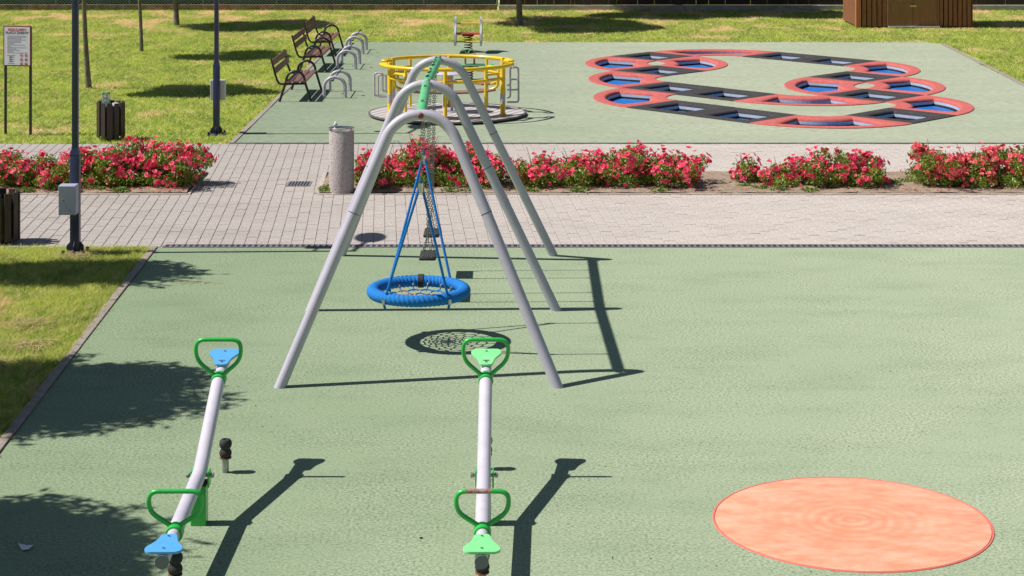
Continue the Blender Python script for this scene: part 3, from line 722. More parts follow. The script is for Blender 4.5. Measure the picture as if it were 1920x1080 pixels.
# ------------------------------------------------------------ seesaws
def seesaw(x0, x1, x2, seatmat, labs):
    """x near end, x pivot, x far end"""
    PY = 13.92; r = thing('seesaw', labs, 'seesaw', (x1, PY, 0))
    P = lambda x, y, z: Vector((x-x1, y-PY, z))
    xs = lambda y: float(np.interp(y, [12.25, 13.92, 15.4], [x0, x1, x2]))
    bend = P(x1, PY, 0.375)
    ne = P(xs(12.28), 12.28, 0.318); fe = P(xs(15.42), 15.42, 0.835); nc = P(xs(12.80), 12.80, 0.332); fc = P(xs(14.97), 14.97, 0.765)
    bm = NB()
    def bz(t): return bend
    a = bend+(nc-bend).normalized()*0.10; c = bend+(fc-bend).normalized()*0.10
    mid = [a*(1-t)**2+bend*2*t*(1-t)+c*t*t for t in np.linspace(0, 1, 6)]
    tube(bm, [nc]+mid+[fc], 0.052, 20); beam = build('beam', bm, M_WHITEB, r, smooth=True)
    for (cc, ee, sgn) in ((nc, ne, -1), (fc, fe, 1)):
        bm = NB(); tube(bm, [cc, ee], 0.044, 18); build('end_tube', bm, M_WHITEB, r, smooth=True)
        d = (ee-cc).normalized()
        bm = NB(); tube(bm, [ee, ee+d*0.012], 0.046, 18); build('end_cap', bm, mat('end_cap_grey', (0.16, 0.17, 0.18), 0.6), r)
        bm = NB(); tube(bm, [cc-d*0.035, cc-d*0.015, cc+d*0.05, cc+d*0.065], [0.057, 0.06, 0.06, 0.056], 20)
        for k in range(5): pass
        build('collar', bm, M_GREEN, r, smooth=True)
        # handle, vertical loop
        bm = NB(); hh = 0.275 if sgn < 0 else 0.325; hl = 0.135 if sgn < 0 else 0.165
        pts = rounded([cc+Vector((-0.035, 0, 0.045)), cc+Vector((-0.177, 0, hl)), cc+Vector((-0.177, -0.01, hh)), cc+Vector((0.177, -0.01, hh)), cc+Vector((0.177, 0, hl)), cc+Vector((0.035, 0, 0.045))], 0.075, 6)
        tube(bm, pts, 0.0165, 12); hd = build('handle', bm, M_GREEN, r, smooth=True)
        if sgn < 0 and seatmat is M_LGREEN:
            bm = NB(); tube(bm, [cc+Vector((-0.11, -0.01, hh)), cc+Vector((-0.07, -0.01, hh))], 0.0168, 12); tube(bm, [cc+Vector((-0.07, -0.01, hh)), cc+Vector((0.06, -0.01, hh))], 0.0169, 12); build('worn_paint', bm, mat('worn_metal', (0.30, 0.10, 0.07), 0.6, color2=(0.45, 0.33, 0.30), scale=30), hd, smooth=True)
        # seat plate
        sc = ee-d*0.14
        out = [(-0.05, -0.165), (0.05, -0.165), (0.060, -0.10), (0.075, -0.03), (0.118, 0.045), (0.126, 0.10), (0.10, 0.145), (-0.10, 0.145), (-0.126, 0.10), (-0.118, 0.045), (-0.075, -0.03), (-0.060, -0.10)]
        poly = [(p.x, p.y) for p in rounded([(x_, y_, 0) for x_, y_ in out], 0.035, 3, closed=True)]
        yax = d; xax = Vector((1, 0, 0)) if sgn > 0 else Vector((-1, 0, 0)); xax = (xax-yax*xax.dot(yax)).normalized(); zax = xax.cross(yax)
        if zax.z < 0: zax = -zax; xax = -xax
        Mx = Matrix((( xax.x, yax.x, zax.x, 0), (xax.y, yax.y, zax.y, 0), (xax.z, yax.z, zax.z, 0), (0, 0, 0, 1)))
        off = Matrix.Translation(sc+Vector((0, 0, 0.058))) @ Mx
        bm = NB(); prism(bm, poly, -0.009, 0.009, off); st = build('seat', bm, seatmat, r)
        bv = st.modifiers.new('bevel', 'BEVEL'); bv.width = 0.003; bv.segments = 2; bv.limit_method = 'ANGLE'
        bm = NB()
        for yy in (-0.12, 0.09): cyl(bm, (off @ Vector((0, yy, 0.008))), (off @ Vector((0, yy, 0.014))), 0.010, 10)
        build('seat_bolt', bm, M_STAIN, st)
        bm = NB(); box(bm, sc+Vector((0, 0, 0.045)), (0.05, 0.2, 0.02)); build('seat_bracket', bm, M_STEEL, r)
    # post
    bm = NB(); box(bm, (-0.004, 0, 0.135), (0.112, 0.12, 0.31), bev=0.006)
    build('post', bm, M_GREEN, r)
    bm = NB()
    for s in (-1, 1): box(bm, (s*0.0625+0.005, 0, 0.335), (0.012, 0.10, 0.12), bev=0.003)
    build('pivot_plate', bm, M_GREEN, r)
    bm = NB(); box(bm, (0.008, 0, 0.300), (0.09, 0.10, 0.022)); build('pivot_rubber', bm, M_BLACK, r)
    bm = NB(); cyl(bm, (-0.095, 0, 0.355), (0.105, 0, 0.355), 0.013, 10); cyl(bm, (-0.097, 0, 0.355), (-0.08, 0, 0.355), 0.022, 6); cyl(bm, (0.082, 0, 0.355), (0.10, 0, 0.355), 0.022, 6)
    build('axle', bm, M_STEEL, r, smooth=True)
    return r
seesaw(-2.262, -2.288, -2.325, M_SKYB, 'seesaw with sky blue seats and green handles, left of the two')
seesaw(-0.196, -0.206, -0.207, M_LGREEN, 'seesaw with light green seats and green handles, in front of the swings')
def buffer(x, y, lab):
    r = thing('seesaw_buffer', lab, 'rubber buffer', (x, y, 0), 0, 'rubber buffers under the seesaw ends')
    bm = NB(); cyl(bm, (0, 0, -0.03), (0, 0, 0.115), 0.026, 16); build('post', bm, M_STEEL, r, smooth=True)
    bm = NB(); lathe(bm, [(0, 0.113), (0.047, 0.113), (0.048, 0.122), (0, 0.122)], 20); build('flange', bm, M_RUST, r, smooth=True)
    bm = NB(); lathe(bm, [(0, 0.122), (0.03, 0.122), (0.044, 0.132), (0.05, 0.152), (0.046, 0.172), (0.036, 0.187), (0.036, 0.193), (0.046, 0.205), (0.051, 0.225), (0.048, 0.248), (0.038, 0.262), (0.024, 0.266), (0.018, 0.252), (0.0, 0.25)], 24)
    build('rubber_bulb', bm, M_BLACK, r, smooth=True)
buffer(-2.278, 15.1, 'black two-bulb rubber buffer on a steel post, in the open right of the blue seesaw')
buffer(-2.235, 12.60, 'black rubber buffer squeezed under the near end of the blue-seated seesaw')
buffer(-0.206, 15.18, 'black rubber buffer mostly hidden behind the beam of the green-seated seesaw')
buffer(-0.198, 12.64, 'black rubber buffer under the near end of the green-seated seesaw')

# ------------------------------------------------------------ merry-go-round
MX, MY = -1.263, 37.0
mg = thing('merry_go_round', 'yellow railed merry-go-round with brown seats on a round metal floor', 'merry-go-round', (MX, MY, 0))
M_FLOOR = bpy.data.materials.new('ribbed_floor'); M_FLOOR.use_nodes = True; nt = M_FLOOR.node_tree; b = nt.nodes['Principled BSDF']; b.inputs['Roughness'].default_value = 0.5
tc = nt.nodes.new('ShaderNodeTexCoord'); mp = nt.nodes.new('ShaderNodeMapping'); mp.inputs['Rotation'].default_value = (0, 0, 0.45); w = nt.nodes.new('ShaderNodeTexWave'); w.inputs['Scale'].default_value = 1.75; w.bands_direction = 'X'
mx = nt.nodes.new('ShaderNodeMix'); mx.data_type = 'RGBA'; mx.inputs['A'].default_value = (0.30, 0.28, 0.28, 1); mx.inputs['B'].default_value = (0.62, 0.57, 0.56, 1)
nt.links.new(tc.outputs['Object'], mp.inputs[0]); nt.links.new(mp.outputs[0], w.inputs['Vector']); nt.links.new(w.outputs['Fac'], mx.inputs['Factor']); nt.links.new(mx.outputs['Result'], b.inputs['Base Color'])
bm = NB(); lathe(bm, [(1.50, 0.062), (0, 0.062)], 72); build('floor_plate', bm, M_FLOOR, mg)
bm = NB(); lathe(bm, [(1.44, 0.015), (1.53, 0.03), (1.535, 0.062), (1.52, 0.068), (1.50, 0.063)], 72); build('floor_edge', bm, mat('edge_brown', (0.13, 0.11, 0.11), 0.6), mg, smooth=True)
pol = lambda r, a, z: Vector((r*math.cos(math.radians(a)), r*math.sin(math.radians(a)), z))
for half in (0, 180):
    A0 = -90+half
    for hgt, R in ((1.02, 1.31), (0.77, 1.16)):
        span = 76 if hgt > 1 else 66
        pts = [pol(R, A0-span+2*span*k/26, hgt) for k in range(27)]
        if hgt > 1:
            for sgn in (-1, 1):
                e = [pol(R-0.02, A0+sgn*(span+3), hgt), pol(R-0.08, A0+sgn*(span+2.5), hgt), pol(R-0.13, A0+sgn*(span-4), hgt)]
                pts = (e[::-1]+pts) if sgn < 0 else (pts+e)
        bm = NB(); tube(bm, pts, 0.037 if hgt > 1 else 0.030, 12); build('rail', bm, M_YEL, mg, smooth=True)
    for da in (-68, 0, 68):
        p = pol(1.17, A0+da, 0); rr = 0.047 if da else 0.040
        bm = NB(); lathe(bm, [(0, 0.062), (rr+0.03, 0.062), (rr+0.03, 0.075), (rr+0.008, 0.085), (rr, 0.10), (rr, 1.02), (rr-0.008, 1.04 if da == 0 else 1.075), (0, 1.08 if da else 1.04)], 16, (p.x, p.y, 0))
        ps = build('post', bm, M_YEL, mg, smooth=True)
        if da:
            bm = NB(); cyl(bm, (p.x, p.y, 0.30), (p.x, p.y, 0.46), rr+0.004, 16); build('post_sleeve', bm, M_GREY, ps, smooth=True)
    for da in (-42, 42):
        q0 = pol(1.08, A0+da, 0.066); q1 = pol(0.98, A0+da, 0.56); t_ = Vector((-math.sin(math.radians(A0+da)), math.cos(math.radians(A0+da)), 0))
        bm = NB(); q = pol(1.14, A0+da, 0.066); tube(bm, [q, Vector((q.x, q.y, 1.01))], 0.028, 12); build('post', bm, M_YEL, mg, smooth=True)
        bm = NB(); s = 1 if da > 0 else -1
        tube(bm, rounded([pol(1.14, A0+da, 0.60), pol(1.14, A0+da, 0.87), pol(1.13, A0+da+s*20, 0.87), pol(1.10, A0+da+s*22, 0.60), pol(0.95, A0+da+s*20, 0.55)], 0.08, 5), 0.026, 10); build('armrest', bm, M_YEL, mg, smooth=True)
    # curved seat
    bm = NB(); n = 20; sp = 60; rows = []
    for k in range(n+1):
        a = A0-sp+2*sp*k/n; rows.append([bm.verts.new(pol(r_, a, z_)) for (r_, z_) in ((0.76, 0.535), (1.10, 0.535), (1.10, 0.565), (0.76, 0.565))])
    for a_, b_ in zip(rows, rows[1:]):
        for k in range(4): bm.faces.new((a_[k], a_[(k+1) % 4], b_[(k+1) % 4], b_[k]))
    bm.faces.new(rows[0]); bm.faces.new(rows[-1][::-1])
    build('seat', bm, mat('brown_seat_board', (0.24, 0.13, 0.11), 0.5, color2=(0.30, 0.17, 0.145), scale=5), mg)
# centre column and table
bm = NB(); cyl(bm, (-0.05, 0, 0.062), (-0.05, 0, 0.80), 0.045, 16); cyl(bm, (0.09, 0.05, 0.062), (0.09, 0.05, 0.80), 0.03, 14); box(bm, (0, 0.02, 0.075), (0.36, 0.22, 0.025), bev=0.006); build('centre_column', bm, M_GREY, mg, smooth=True)
bm = NB(); lathe(bm, [(0, 0.80), (0.31, 0.80), (0.33, 0.815), (0.31, 0.83), (0, 0.832)], 36); build('table_top', bm, M_WHITEB, mg, smooth=True)
# gate loops
for (sx, ya, zb) in ((-1, -0.38, 0.42), (-1, 0.62, 0.28), (1, -0.38, 0.30), (1, 0.45, 0.44)):
    x = sx*1.17; bm = NB()
    pts = rounded([(x, ya, zb), (x+sx*0.22, ya, zb), (x+sx*0.22, ya, zb+0.44), (x+sx*0.06, ya, zb+0.44), (x+sx*0.06, ya, zb+0.10), (x, ya, zb+0.08)], 0.05, 5)
    tube(bm, pts, 0.019, 10); build('gate_handle', bm, M_GREY, mg, smooth=True)
bm = NB(); lathe(bm, [(0, 0.062), (0.06, 0.062), (0.05, 0.09), (0.025, 0.11), (0.03, 0.14), (0, 0.15)], 14, (-0.72, -0.92, 0)); build('red_pedal', bm, M_RED, mg, smooth=True)

# ------------------------------------------------------------ spring riders
def spring(bm, c, r, z0, z1, turns, wire):
    n = turns*14; tube(bm, [(c[0]+r*math.cos(2*PI*turns*k/n), c[1]+r*math.sin(2*PI*turns*k/n), z0+(z1-z0)*k/n) for k in range(n+1)], wire, 7)
ra = thing('spring_rider', 'spring rider with red seat between two grey-blue side panels, near the back lawn', 'spring rider', (-1.145, 49.7, 0), 0)
bm = NB(); spring(bm, (0, 0), 0.105, 0.02, 0.42, 6, 0.013); build('spring', bm, mat('spring_dark', (0.06, 0.035, 0.03), 0.5), ra, smooth=True)
bm = NB(); lathe(bm, [(0, 0.0), (0.15, 0.0), (0.15, 0.015), (0, 0.02)], 20); build('base_plate', bm, M_BLKT, ra)
bm = NB(); box(bm, (0, 0, 0.485), (0.62, 0.30, 0.035), bev=0.012); build('seat', bm, M_RED, ra)
bm = NB(); box(bm, (0, 0, 0.445), (0.30, 0.24, 0.04), bev=0.008); build('seat_plate', bm, M_BLKT, ra)
for zz, yy in ((0.74, 0.12), (0.285, -0.14)):
    bm = NB(); cyl(bm, (-0.35, yy, zz), (0.35, yy, zz), 0.022, 12); build('crossbar', bm, M_YEL, ra, smooth=True)
for s in (-1, 1):
    prof = [(-0.52, 0.30), (-0.45, 0.20), (0.0, 0.17), (0.42, 0.24), (0.52, 0.40), (0.47, 0.62), (0.30, 0.80), (0.16, 0.94), (0.06, 0.88), (0.02, 0.70), (-0.20, 0.62), (-0.46, 0.56)]
    poly = [(p.x, p.y) for p in rounded([(a, b_, 0) for a, b_ in prof], 0.08, 3, closed=True)]
    Mx = Matrix(((0, 0, 1, s*0.335), (1, 0, 0, 0), (0, 1, 0, 0), (0, 0, 0, 1)))
    bm = NB(); prism(bm, poly, -0.025, 0.025, Mx); sp_ = build('side_panel', bm, M_PANEL, ra)
    bm = NB(); poly2 = [(x_*0.86, 0.5+(y_-0.5)*0.82) for x_, y_ in poly]; prism(bm, poly2, 0.0255 if s > 0 else -0.032, 0.032 if s > 0 else -0.0255, Mx); build('panel_skin', bm, M_BLUEP, sp_)
rb = thing('spring_table', 'spring seesaw with green board, pink top plate and green handles behind the merry-go-round', 'spring rider', (-0.99, 43.2, 0))
bm = NB(); spring(bm, (0, 0), 0.10, 0.02, 0.30, 5, 0.013); build('spring', bm, MATS['spring_dark'], rb, smooth=True)
bm = NB(); lathe(bm, [(0, 0.0), (0.15, 0.0), (0.15, 0.015), (0, 0.02)], 20); build('base_plate', bm, M_BLKT, rb)
bm = NB(); poly = [(p.x, p.y) for p in rounded([(-0.55, -0.18, 0), (-0.2, -0.22, 0), (0.2, -0.22, 0), (0.55, -0.16, 0), (0.58, 0.16, 0), (0.2, 0.22, 0), (-0.2, 0.22, 0), (-0.58, 0.16, 0)], 0.08, 3, closed=True)]
prism(bm, poly, 0.33, 0.352); build('board', bm, M_MINT, rb)
bm = NB(); box(bm, (-0.02, 0, 0.315), (0.5, 0.16, 0.03), bev=0.006); build('board_plate', bm, M_BLKT, rb)
for (x_, y_, mm) in ((-0.07, -0.05, mat('orange_post', (0.62, 0.22, 0.02), 0.5)), (0.13, 0.06, MATS['orange_post'])):
    bm = NB(); cyl(bm, (x_, y_, 0.35), (x_, y_, 0.54), 0.022, 10); build('column', bm, mm, rb, smooth=True)
bm = NB(); poly = [(p.x, p.y) for p in rounded([(-0.22, -0.1, 0), (0, -0.14, 0), (0.22, -0.1, 0), (0.22, 0.1, 0), (0, 0.14, 0), (-0.22, 0.1, 0)], 0.06, 3, closed=True)]
prism(bm, poly, 0.54, 0.562); build('top_plate', bm, M_PINK, rb)
for x_ in (-0.13, 0.07):
    bm = NB(); tube(bm, [(x_-0.075+0.15*k/10*1.0 if False else x_+0.08*math.cos(PI-PI*k/10), 0.0, 0.56+0.13*math.sin(PI*k/10)) for k in range(11)], 0.013, 8); build('handle', bm, M_MINT, rb, smooth=True)

# ------------------------------------------------------------ benches
def make_bench(loc, lab):
    r = thing('park_bench', lab, 'bench', loc, 0, 'park benches by the far rubber surface'); Lb = 2.25
    for y in (0.06, Lb-0.06):
        bm = NB()
        arc = [(-0.01-0.19*math.cos(PI*k/12)*1.0, y, 0.43+0.20*math.sin(PI*k/12)) for k in range(13)]
        tube(bm, [(-0.35, y, 0.0)]+[(a[0]-0.01, a[1], a[2]) for a in arc]+[(0.30, y, 0.0)], 0.026, 10); build('end_frame', bm, M_BLKT, r, smooth=True)
        bm = NB(); tube(bm, rounded([(0.20, y, 0.375), (-0.36, y, 0.36), (-0.42, y, 0.50), (-0.52, y, 0.88)], 0.13, 6), 0.022, 10); build('back_support', bm, M_BLKT, r, smooth=True)
    for (x, z) in ((-0.16, 0.41), (-0.01, 0.41), (0.14, 0.415)):
        bm = NB(); box(bm, (x, Lb/2, z), (0.115, Lb-0.05, 0.035), bev=0.008); build('seat_slat', bm, M_WOOD, r)
    for (x, z) in ((-0.455, 0.655), (-0.505, 0.815)):
        bm = NB(); box(bm, (x+0.035, Lb/2, z), (0.03, Lb-0.05, 0.125), bev=0.008, rot=Matrix.Rotation(-0.24, 4, 'Y')); build('back_slat', bm, M_WOOD, r)
    return r
b1 = make_bench((-4.44, 39.05, 0), 'nearest of the three brown slatted benches with black tube frames')
b2 = copy_tree(b1, (-4.66, 44.65, 0), 0, 'middle brown slatted bench of the row of three')
b3 = copy_tree(b1, (-4.80, 48.5, 0), 0, 'farthest brown slatted bench, closest to the back fence')

# pedal trainers
def make_pedal(loc, lab, dy):
    r = thing('pedal_trainer', lab, 'exercise pedals', loc, 0, 'grey double-arch pedal trainers beside the benches')
    for y in (0, dy):
        bm = NB(); tube(bm, [(-0.22, y, -0.02), (-0.22, y, 0.22)]+[(-0.22*math.cos(PI*k/14), y, 0.235+0.20*math.sin(PI*k/14)) for k in range(15)]+[(0.22, y, 0.22), (0.22, y, -0.02)], 0.036, 12); build('arch', bm, M_GREY, r, smooth=True)
    bm = NB(); cyl(bm, (0, -0.07, 0.43), (0, dy+0.07, 0.43), 0.012, 8); build('axle', bm, M_BLKT, r)
    for (y0, an) in ((dy*0.35, 0.9), (dy*0.65, 0.9+PI)):
        bm = NB(); e = Vector((0.19*math.cos(an), y0, 0.43+0.19*math.sin(an))); tube(bm, [(0, y0, 0.43), e], 0.010, 8); build('crank', bm, M_BLKT, r)
        bm = NB(); box(bm, e, (0.05, 0.13, 0.025), bev=0.006); build('pedal', bm, M_BLACK, r)
    return r
p1 = make_pedal((-3.71, 39.75, 0), 'nearest grey double-arch pedal trainer, beside the nearest bench', 1.2)
p2 = copy_tree(p1, (-3.96, 45.45, 0), 0, 'middle grey double-arch pedal trainer, beside the middle bench')
p3 = copy_tree(p1, (-4.08, 49.2, 0), 0, 'farthest grey double-arch pedal trainer, beside the farthest bench')

# ------------------------------------------------------------ lamp posts
def make_lamp(loc, lab, boxside):
    r = thing('lamp_post', lab, 'street lamp', loc)
    bm = NB(); box(bm, (0, 0, 0.62), (0.115, 0.115, 1.24), bev=0.01); build('lower_pole', bm, M_DARK, r, smooth=True)
    bm = NB(); tube(bm, [(0, 0, 1.24), (0, 0, 1.34)], [0.081, 0.052], 4)
    bmesh.ops.rotate(bm, verts=bm.verts, cent=(0, 0, 0), matrix=Matrix.Rotation(PI/4, 3, 'Z') if abs(abs(list(bm.verts)[0].co.x)-abs(list(bm.verts)[0].co.y)) > 0.02 else Matrix.Identity(3)); build('pole_shoulder', bm, M_DARK, r)
    bm = NB(); box(bm, (0, 0, 2.93), (0.078, 0.078, 3.2), bev=0.012); build('upper_pole', bm, M_DARK, r, smooth=True)
    bm = NB(); box(bm, (0, 0, 0.012), (0.30, 0.30, 0.02), bev=0.004); build('base_plate', bm, M_STEEL if False else M_DARK, r)
    for k in range(4):
        a = PI/2*k; bm = NB(); Mx = Matrix.Rotation(a, 4, 'Z') @ Matrix(((1, 0, 0, 0), (0, 0, 1, 0), (0, 1, 0, 0), (0, 0, 0, 1)))
        prism(bm, [(0.05, 0.02), (0.105, 0.02), (0.105, 0.11), (0.06, 0.16), (0.05, 0.16)], -0.005, 0.005, Mx); build('gusset', bm, M_DARK, r)
        bm = NB(); q = Matrix.Rotation(a+PI/4, 3, 'Z') @ Vector((0.175, 0, 0)); cyl(bm, (q.x, q.y, 0.02), (q.x, q.y, 0.065), 0.020, 8); build('anchor_bolt', bm, M_BLKT, r)
    # arm and oval lantern towards +Y, small floodlight lower down
    bm = NB(); tube(bm, [(0, 0, 4.5), (0.01, 0.25, 4.56), (0.03, 0.6, 4.62)], 0.03, 10); build('arm', bm, M_DARK, r, smooth=True)
    bm = NB(); bmesh.ops.create_uvsphere(bm, u_segments=20, v_segments=12, radius=1, matrix=Matrix.Translation((0.05, 0.88, 4.64)) @ Matrix.Diagonal((0.20, 0.34, 0.09, 1))); build('lamp_head', bm, M_DARK, r, smooth=True)
    bm = NB(); cyl(bm, (0, 0, 3.86), (0, 0.16, 3.9), 0.02, 8); box(bm, (0.0, 0.24, 3.93), (0.26, 0.16, 0.16), bev=0.02); build('floodlight', bm, M_DARK, r)
    s = boxside
    if s < 0:
        bm = NB(); box(bm, (-0.05, -0.15, 0.71), (0.215, 0.17, 0.365), bev=0.006); c = build('junction_box', bm, M_BOX, r)
        bm = NB(); box(bm, (-0.05, -0.238, 0.71), (0.205, 0.012, 0.350), bev=0.003); build('box_lid', bm, M_BOX, c)
        bm = NB(); cyl(bm, (-0.105, -0.27, 0.71), (-0.105, -0.24, 0.71), 0.010, 10); build('lock', bm, M_STEEL, c)
    else:
        bm = NB(); box(bm, (0.01, 0.12, 0.80), (0.27, 0.12, 0.36), bev=0.006); c = build('junction_box', bm, M_BOXW, r)
        bm = NB(); box(bm, (0.01, 0.185, 0.80), (0.255, 0.012, 0.345), bev=0.003); build('box_lid', bm, M_BOXW, c)
make_lamp((-5.455, 23.72, -0.012), 'dark blue-grey lamp post with grey junction box on the near lawn', -1)
make_lamp((-5.345, 34.35, -0.012), 'dark blue-grey lamp post with white box behind it on the far lawn', 1)

# ------------------------------------------------------------ litter bins
def make_bin(loc, lab, n=12):
    r = thing('litter_bin', lab, 'litter bin', loc, 0, 'round slatted litter bins')
    H = 0.62
    bm = NB(); box(bm, (0, 0, 0), (0.088, 0.022, H), bev=0.004); me = bpy.data.meshes.new('slat'); bm.to_mesh(me); bm.free(); me.materials.append(M_BINW)
    for k in range(n):
        a = 2*PI*k/n+0.13; link_mesh('slat', me, r, (0.235*math.cos(a), 0.235*math.sin(a), 0.05+H/2+random.uniform(-.006, .006)), (0, 0, a+PI/2))
    bm = NB(); lathe(bm, [(0.205, 0.08), (0.205, 0.60), (0.195, 0.60), (0.195, 0.10), (0, 0.10), (0, 0.08), (0.205, 0.08)], 28); build('liner', bm, M_BLKT, r, smooth=True)
    bm = NB(); lathe(bm, [(0.208, 0.54), (0.222, 0.54), (0.222, 0.57), (0.208, 0.57), (0.208, 0.54)], 28); build('hoop', bm, M_BLKT, r, smooth=True)
    bm = NB(); cyl(bm, (0, 0, -0.02), (0, 0, 0.09), 0.10, 16); build('foot', bm, M_BLKT, r, smooth=True)
    return r
make_bin((-7.13, 33.75, -0.015), 'dark slatted litter bin with a colourful carton sticking out, on the far lawn')
make_bin((-6.575, 24.40, -0.015), 'dark slatted litter bin cut by the left edge, beside the near lamp post')
t = thing('snack_carton', 'crumpled colourful printed bag standing out of the litter bin', 'litter', (-7.185, 33.62, 0.62), 0.2)
cm = bpy.data.materials.new('printed_bag'); cm.use_nodes = True; nt = cm.node_tree; b = nt.nodes['Principled BSDF']; b.inputs['Roughness'].default_value = 0.35
tc = nt.nodes.new('ShaderNodeTexCoord'); vo = nt.nodes.new('ShaderNodeTexVoronoi'); vo.inputs['Scale'].default_value = 32; hs = nt.nodes.new('ShaderNodeValToRGB'); sep = nt.nodes.new('ShaderNodeSeparateColor')
e = hs.color_ramp.elements; e[0].color = (0.75, 0.80, 0.85, 1); e[1].color = (0.10, 0.45, 0.75, 1)
for p, c in ((0.35, (0.85, 0.86, 0.9, 1)), (0.5, (0.8, 0.3, 0.03, 1)), (0.62, (0.15, 0.6, 0.65, 1)), (0.75, (0.5, 0.04, 0.05, 1)), (0.85, (0.2, 0.55, 0.1, 1))):
    x = hs.color_ramp.elements.new(p); x.color = c
hs.color_ramp.interpolation = 'CONSTANT'
nt.links.new(tc.outputs['Object'], vo.inputs['Vector']); nt.links.new(vo.outputs['Color'], sep.inputs[0]); nt.links.new(sep.outputs[0], hs.inputs[0]); nt.links.new(hs.outputs[0], b.inputs['Base Color'])
bm = NB(); V = []
for j in range(6):
    z = 0.26*j/5-0.04; wv = 0.075-0.012*j/5; dv = 0.03*(1-0.6*j/5)
    V.append([bm.verts.new((sx*wv+random.uniform(-.005, .005), sy*dv+random.uniform(-.004, .004), z+(0.012*random.random()))) for sx, sy in ((-1, -1), (0, -1.3), (1, -1), (1, 1), (0, 1.3), (-1, 1))])
for a_, b_ in zip(V, V[1:]):
    for k in range(6): bm.faces.new((a_[k], a_[(k+1) % 6], b_[(k+1) % 6], b_[k]))
bm.faces.new(V[-1]); bm.faces.new(V[0][::-1]); build('bag', bm, cm, t)
bm = NB()
bmesh.ops.create_icosphere(bm, subdivisions=2, radius=1, matrix=Matrix.Translation((-7.04, 33.76, 0.60)) @ Matrix.Diagonal((0.075, 0.06, 0.045, 1)))
for v in bm.verts: v.co += Vector((random.uniform(-.012, .012), random.uniform(-.012, .012), random.uniform(-.01, .01)))
tag(build('crumpled_tissue', bm, M_PAPER), 'white crumpled paper lying in the top of the far litter bin', 'litter')

# ------------------------------------------------------------ sign
sg = thing('notice_sign', 'white playground rules board in a dark red frame on two black posts', 'sign', (-8.93, 34.3, 0), -0.13)
for x in (-0.235, 0.235):
    bm = NB(); box(bm, (x, 0.02, 0.96), (0.042, 0.042, 1.96), bev=0.004); build('post', bm, M_BLKT, sg)
bm = NB(); box(bm, (0, -0.012, 1.60), (0.525, 0.02, 0.73), bev=0.004); build('frame', bm, M_SIGNR, sg)
bm = NB(); box(bm, (0, -0.0255, 1.60), (0.480, 0.008, 0.688)); pn = build('panel', bm, M_SIGNW, sg)
def text(s, size, x, z, m, parent, name='lettering', align='CENTER', bold=0.0):
    cu = bpy.data.curves.new(name, 'FONT'); cu.body = s; cu.size = size; cu.align_x = align; cu.extrude = 0.0008; cu.offset = bold; cu.resolution_u = 3
    tmp = bpy.data.objects.new(name, cu); COL.objects.link(tmp); dg = bpy.context.evaluated_depsgraph_get(); me = bpy.data.meshes.new_from_object(tmp.evaluated_get(dg)); bpy.data.objects.remove(tmp)
    me.materials.clear(); me.materials.append(m)
    return link_mesh(name, me, parent, (x, -0.0305, z), (PI/2, 0, 0))
text('REGULAMIN', 0.062, 0, 1.875, M_INKR, pn, bold=0.0012); text('PLACU ZABAW', 0.062, 0, 1.820, M_INKK, pn, bold=0.0012)
bm = NB(); zz = 1.79; 
for k, wl in enumerate([0.35, 0.37, 0.27, 0.36, 0.26, 0.26, 0.13, 0.34, 0.07, 0.36, 0.17, 0.24, 0.11, 0.38]):
    box(bm, (-0.185+wl/2, -0.0305, 1.783-k*0.0235), (wl, 0.001, 0.0065))
build('text_lines', bm, M_INKG, pn)
bm = NB()
for k in range(3): box(bm, (-0.12, -0.0305, 1.40-k*0.037), (0.05, 0.001, 0.018)); box(bm, (-0.075, -0.0306, 1.40-k*0.037), (0.035, 0.001, 0.007))
box(bm, (-0.11, -0.0305, 1.428), (0.15, 0.001, 0.006)); box(bm, (-0.11, -0.0305, 1.285), (0.12, 0.001, 0.006))
build('text_lines', bm, M_INKK, pn)
for i in range(2):
    for j in range(3):
        cx, cz = 0.085+i*0.088, 1.432-j*0.078; bm = NB()
        n = 20; R0, R1 = 0.031, 0.025; a_ = [bm.verts.new((cx+R0*math.cos(2*PI*k/n), -0.0310, cz+R0*math.sin(2*PI*k/n))) for k in range(n)]; b_ = [bm.verts.new((cx+R1*math.cos(2*PI*k/n), -0.0310, cz+R1*math.sin(2*PI*k/n))) for k in range(n)]
        for k in range(n): bm.faces.new((a_[k], a_[(k+1) % n], b_[(k+1) % n], b_[k]))
        box(bm, (cx, -0.0312, cz), (0.055, 0.001, 0.005), rot=Matrix.Rotation(PI/4, 4, 'Y')); build('prohibition_ring', bm, M_INKR, pn)
        bm = NB(); box(bm, (cx-0.004, -0.0307, cz), (0.012+0.006*(i+j) % 0.02, 0.001, 0.026)); box(bm, (cx+0.007, -0.0308, cz-0.004+0.004*j), (0.014, 0.001, 0.012)); build('pictogram', bm, M_INKK, pn)

# ------------------------------------------------------------ drinking fountain
df = thing('drinking_fountain', 'round concrete drinking fountain with steel bowl at the end of the rose bed', 'drinking fountain', (-2.525, 28.13, 0))
bm = NB(); lathe(bm, [(0, -0.02), (0.183, -0.02), (0.185, 0.02), (0.185, 0.93), (0.18, 0.94), (0.0, 0.94)], 40); build('column', bm, M_CONC, df, smooth=True)
bm = NB(); lathe(bm, [(0.178, 0.925), (0.19, 0.93), (0.192, 0.965), (0.184, 0.972), (0.155, 0.962), (0.09, 0.925), (0, 0.918)], 40)
for v in bm.verts:
    if v.co.z > 0.95: v.co.z += -0.03*v.co.y*0.8
build('bowl', bm, M_STAIN, df, smooth=True)
bm = NB(); tube(bm, [(-0.10, 0.0, 0.93), (-0.10, 0.0, 0.985), (-0.085, 0, 1.01), (-0.06, 0, 1.005)], 0.014, 10); tp = build('tap', bm, M_STAIN, df, smooth=True)
